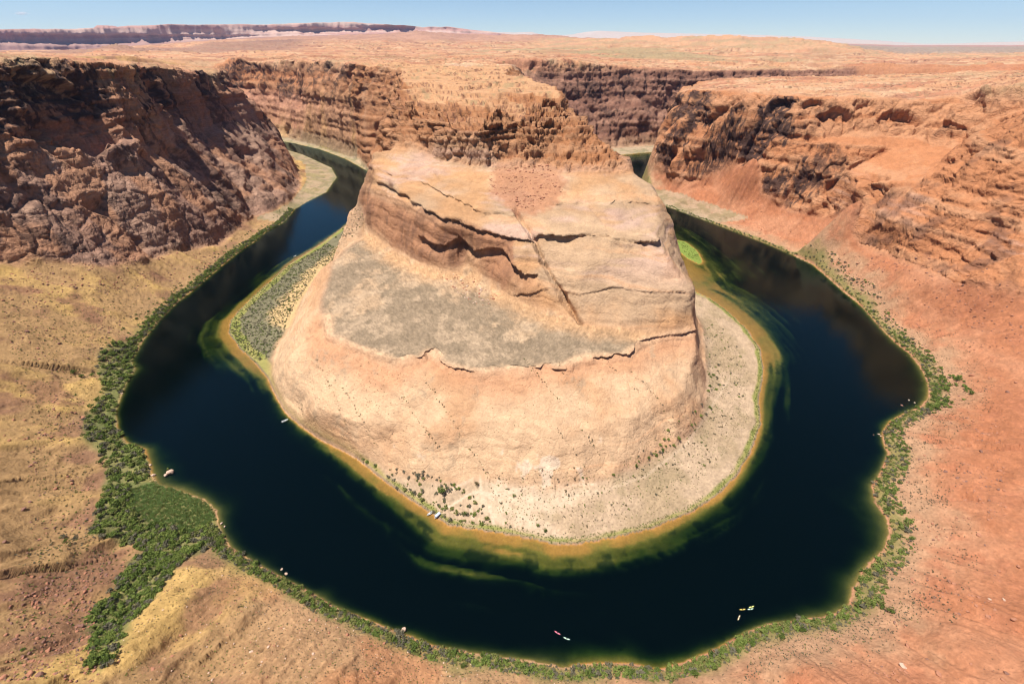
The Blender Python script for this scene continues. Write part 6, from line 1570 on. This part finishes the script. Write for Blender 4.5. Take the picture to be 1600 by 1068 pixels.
pd_v, pd_f = cat_geo(bxm(0.15, 0, 0.42, 0.04, 2.0, 0.04), bxm(0.15, 1.1, 0.42, 0.17, 0.42, 0.03), bxm(0.15, -1.1, 0.42, 0.17, 0.42, 0.03))
pd_me = make_mesh('paddle', (pd_v, pd_f), M_BLACK)
def heading(p, q):
    a, b = atz(*p, 0), atz(*q, 0); return math.atan2(b[1] - a[1], b[0] - a[0])
for (cpx, cpy, p, q, c, lab) in [
    (871, 988, (866, 985), (876, 991), 'pink', 'pink kayak on the dark water near the bottom of the bend'), (885.5, 997, (880, 995), (891, 999), 'mint', 'whitish mint kayak beside the pink one'),
    (1160, 951.5, (1155, 952), (1165, 951), 'amber', 'amber kayak lying level at the left of the four near the right'), (1174, 947.5, (1170, 948.5), (1178, 946), 'yellow', 'yellow kayak topmost of the four near the right'),
    (1172.5, 951, (1168, 951.5), (1177, 950.3), 'mint', 'mint kayak alongside the yellow one near the right'), (1154.5, 964.5, (1153, 968), (1156, 961), 'peach', 'peach kayak pointing up the picture at the bottom of the four')]:
    a = atz(cpx, cpy, 0)
    o = bpy.data.objects.new('kayak', None); col.objects.link(o); o.location = (a[0], a[1], 0.04); o.rotation_euler = (0, 0, heading(p, q))
    o['label'] = lab; o['category'] = 'kayak'; o['group'] = 'kayaks on the river'
    link('hull', km[c], o); link('cockpit', co_me, o); link('seat', seat_me, o)
def hull_geo(L_, B_, Hh):
    sec = []
    for t in np.linspace(-1, 1, 11):
        k = 1 - max(0, t) ** 2.4 * 0.97; zk = -0.25 + 0.45 * max(0, t) ** 3
        top = Hh + 0.22 * max(0, t) ** 2
        sec.append([(t * L_ / 2, -B_ / 2 * k, top), (t * L_ / 2, -B_ / 2 * k * 0.82, 0.05 + 0.2 * max(0, t)), (t * L_ / 2, 0, zk), (t * L_ / 2, B_ / 2 * k * 0.82, 0.05 + 0.2 * max(0, t)), (t * L_ / 2, B_ / 2 * k, top),
                    (t * L_ / 2, B_ / 2 * k * 0.86, top), (t * L_ / 2, B_ / 2 * k * 0.8, 0.18 if t < 0.72 else top - 0.02), (t * L_ / 2, -B_ / 2 * k * 0.8, 0.18 if t < 0.72 else top - 0.02), (t * L_ / 2, -B_ / 2 * k * 0.86, top)])
    return loft(sec)
def boat(px, py, p, q, L_, lab, canopy=False, z_=0.0):
    a = atz(px, py, z_)
    o = bpy.data.objects.new('motorboat', None); col.objects.link(o); o.location = (a[0], a[1], z_ + 0.1); o.rotation_euler = (0, 0, heading(p, q))
    o['label'] = lab; o['category'] = 'boat'; B_ = L_ * 0.33
    link('hull', make_mesh('hull', hull_geo(L_, B_, 0.85), M_WHITE), o)
    link('deck', make_mesh('deck', bxm(-0.05 * L_, 0, 0.24, L_ * 0.74, B_ * 0.74, 0.04), M_GREY), o)
    for k in (-1, 1): link('seat', make_mesh('seat', cat_geo(bxm(-0.12 * L_, k * B_ * 0.2, 0.5, 0.55, 0.5, 0.45), bxm(-0.12 * L_ - 0.25, k * B_ * 0.2, 0.9, 0.1, 0.5, 0.5)), M_GREY), o)
    link('console', make_mesh('console', bxm(0.1 * L_, 0, 0.65, 0.5, 0.8, 0.8), M_WHITE), o)
    mo = link('outboard_motor', make_mesh('outboard_motor', cat_geo(bxm(-L_ / 2 - 0.25, 0, 0.95, 0.5, 0.4, 0.5), bxm(-L_ / 2 - 0.2, 0, 0.35, 0.18, 0.16, 0.9)), M_BLACK), o)
    if canopy:
        cn = link('canopy', make_mesh('canopy', loft([[(t * L_ * 0.36, B_ * 0.52 * math.cos(u), 2.05 + 0.12 * math.sin(u) + (0.0 if abs(t) < 1 else -0.05)) for u in np.linspace(0, 2 * math.pi, 13)[:-1]] for t in (-1, -0.5, 0, 0.5, 1)]), M_CANVAS), o)
        for sx_ in (-1, 1):
            for sy_ in (-1, 1): link('post', make_mesh('post', bxm(sx_ * L_ * 0.33, sy_ * B_ * 0.42, 1.4, 0.06, 0.06, 1.3), M_ALU), o)
    return o
boat(445.5, 657.5, (441, 659), (451, 655), 6.0, 'white open motorboat drifting on dark water below the left edge of the rock')
boat(672, 802.5, (676, 800), (668, 805), 5.4, 'white boat nosed onto the inner bank with its bow in orange shallows')
boat(684, 806, (688, 802), (680, 809), 6.2, 'boat under a flat blue grey canopy beached beside the white one', canopy=True, z_=0.3)
boat(461, 400.5, (457, 402), (466, 398), 6.0, 'tiny white boat moored at the inner bank of the left reach')
print('boats', round(time.time() - T0, 1))

# ------------------------------------------------------------------ one small cloud, high over the far cliffs
mc, t_, o_ = new_mat('cloud_vapour')
pv = t_.nodes.new('ShaderNodeVolumePrincipled'); pv.inputs['Color'].default_value = (1, 1, 1, 1)
tc_ = t_.nodes.new('ShaderNodeTexCoord'); n_ = t_.nodes.new('ShaderNodeTexNoise'); n_.inputs['Scale'].default_value = 2.6; n_.inputs['Detail'].default_value = 4.0
le = t_.nodes.new('ShaderNodeVectorMath'); le.operation = 'LENGTH'
t_.links.new(tc_.outputs['Object'], n_.inputs['Vector']); t_.links.new(tc_.outputs['Object'], le.inputs[0])
su = t_.nodes.new('ShaderNodeMath'); su.operation = 'SUBTRACT'; su.inputs[0].default_value = 0.95; t_.links.new(le.outputs['Value'], su.inputs[1])
ad_ = t_.nodes.new('ShaderNodeMath'); ad_.operation = 'ADD'; t_.links.new(su.outputs[0], ad_.inputs[0]); t_.links.new(n_.outputs['Fac'], ad_.inputs[1])
mr = t_.nodes.new('ShaderNodeMapRange'); mr.inputs['From Min'].default_value = 0.95; mr.inputs['From Max'].default_value = 1.35; mr.inputs['To Max'].default_value = 0.006
t_.links.new(ad_.outputs[0], mr.inputs['Value']); t_.links.new(mr.outputs[0], pv.inputs['Density']); t_.links.new(pv.outputs[0], o_.inputs['Volume'])
b = bmesh.new(); bmesh.ops.create_icosphere(b, subdivisions=3, radius=1.0)
me = bpy.data.meshes.new('cloud'); b.to_mesh(me); b.free(); me.materials.append(mc)
a = atr(33, 21, 34000)
c_ = link('cloud', me, kind='stuff', label='small white wisp of cloud in the blue sky at upper left')
c_.location = a; c_.scale = (520, 400, 150); c_.rotation_euler = (0, 0, 0.7)
print('done', round(time.time() - T0, 1))
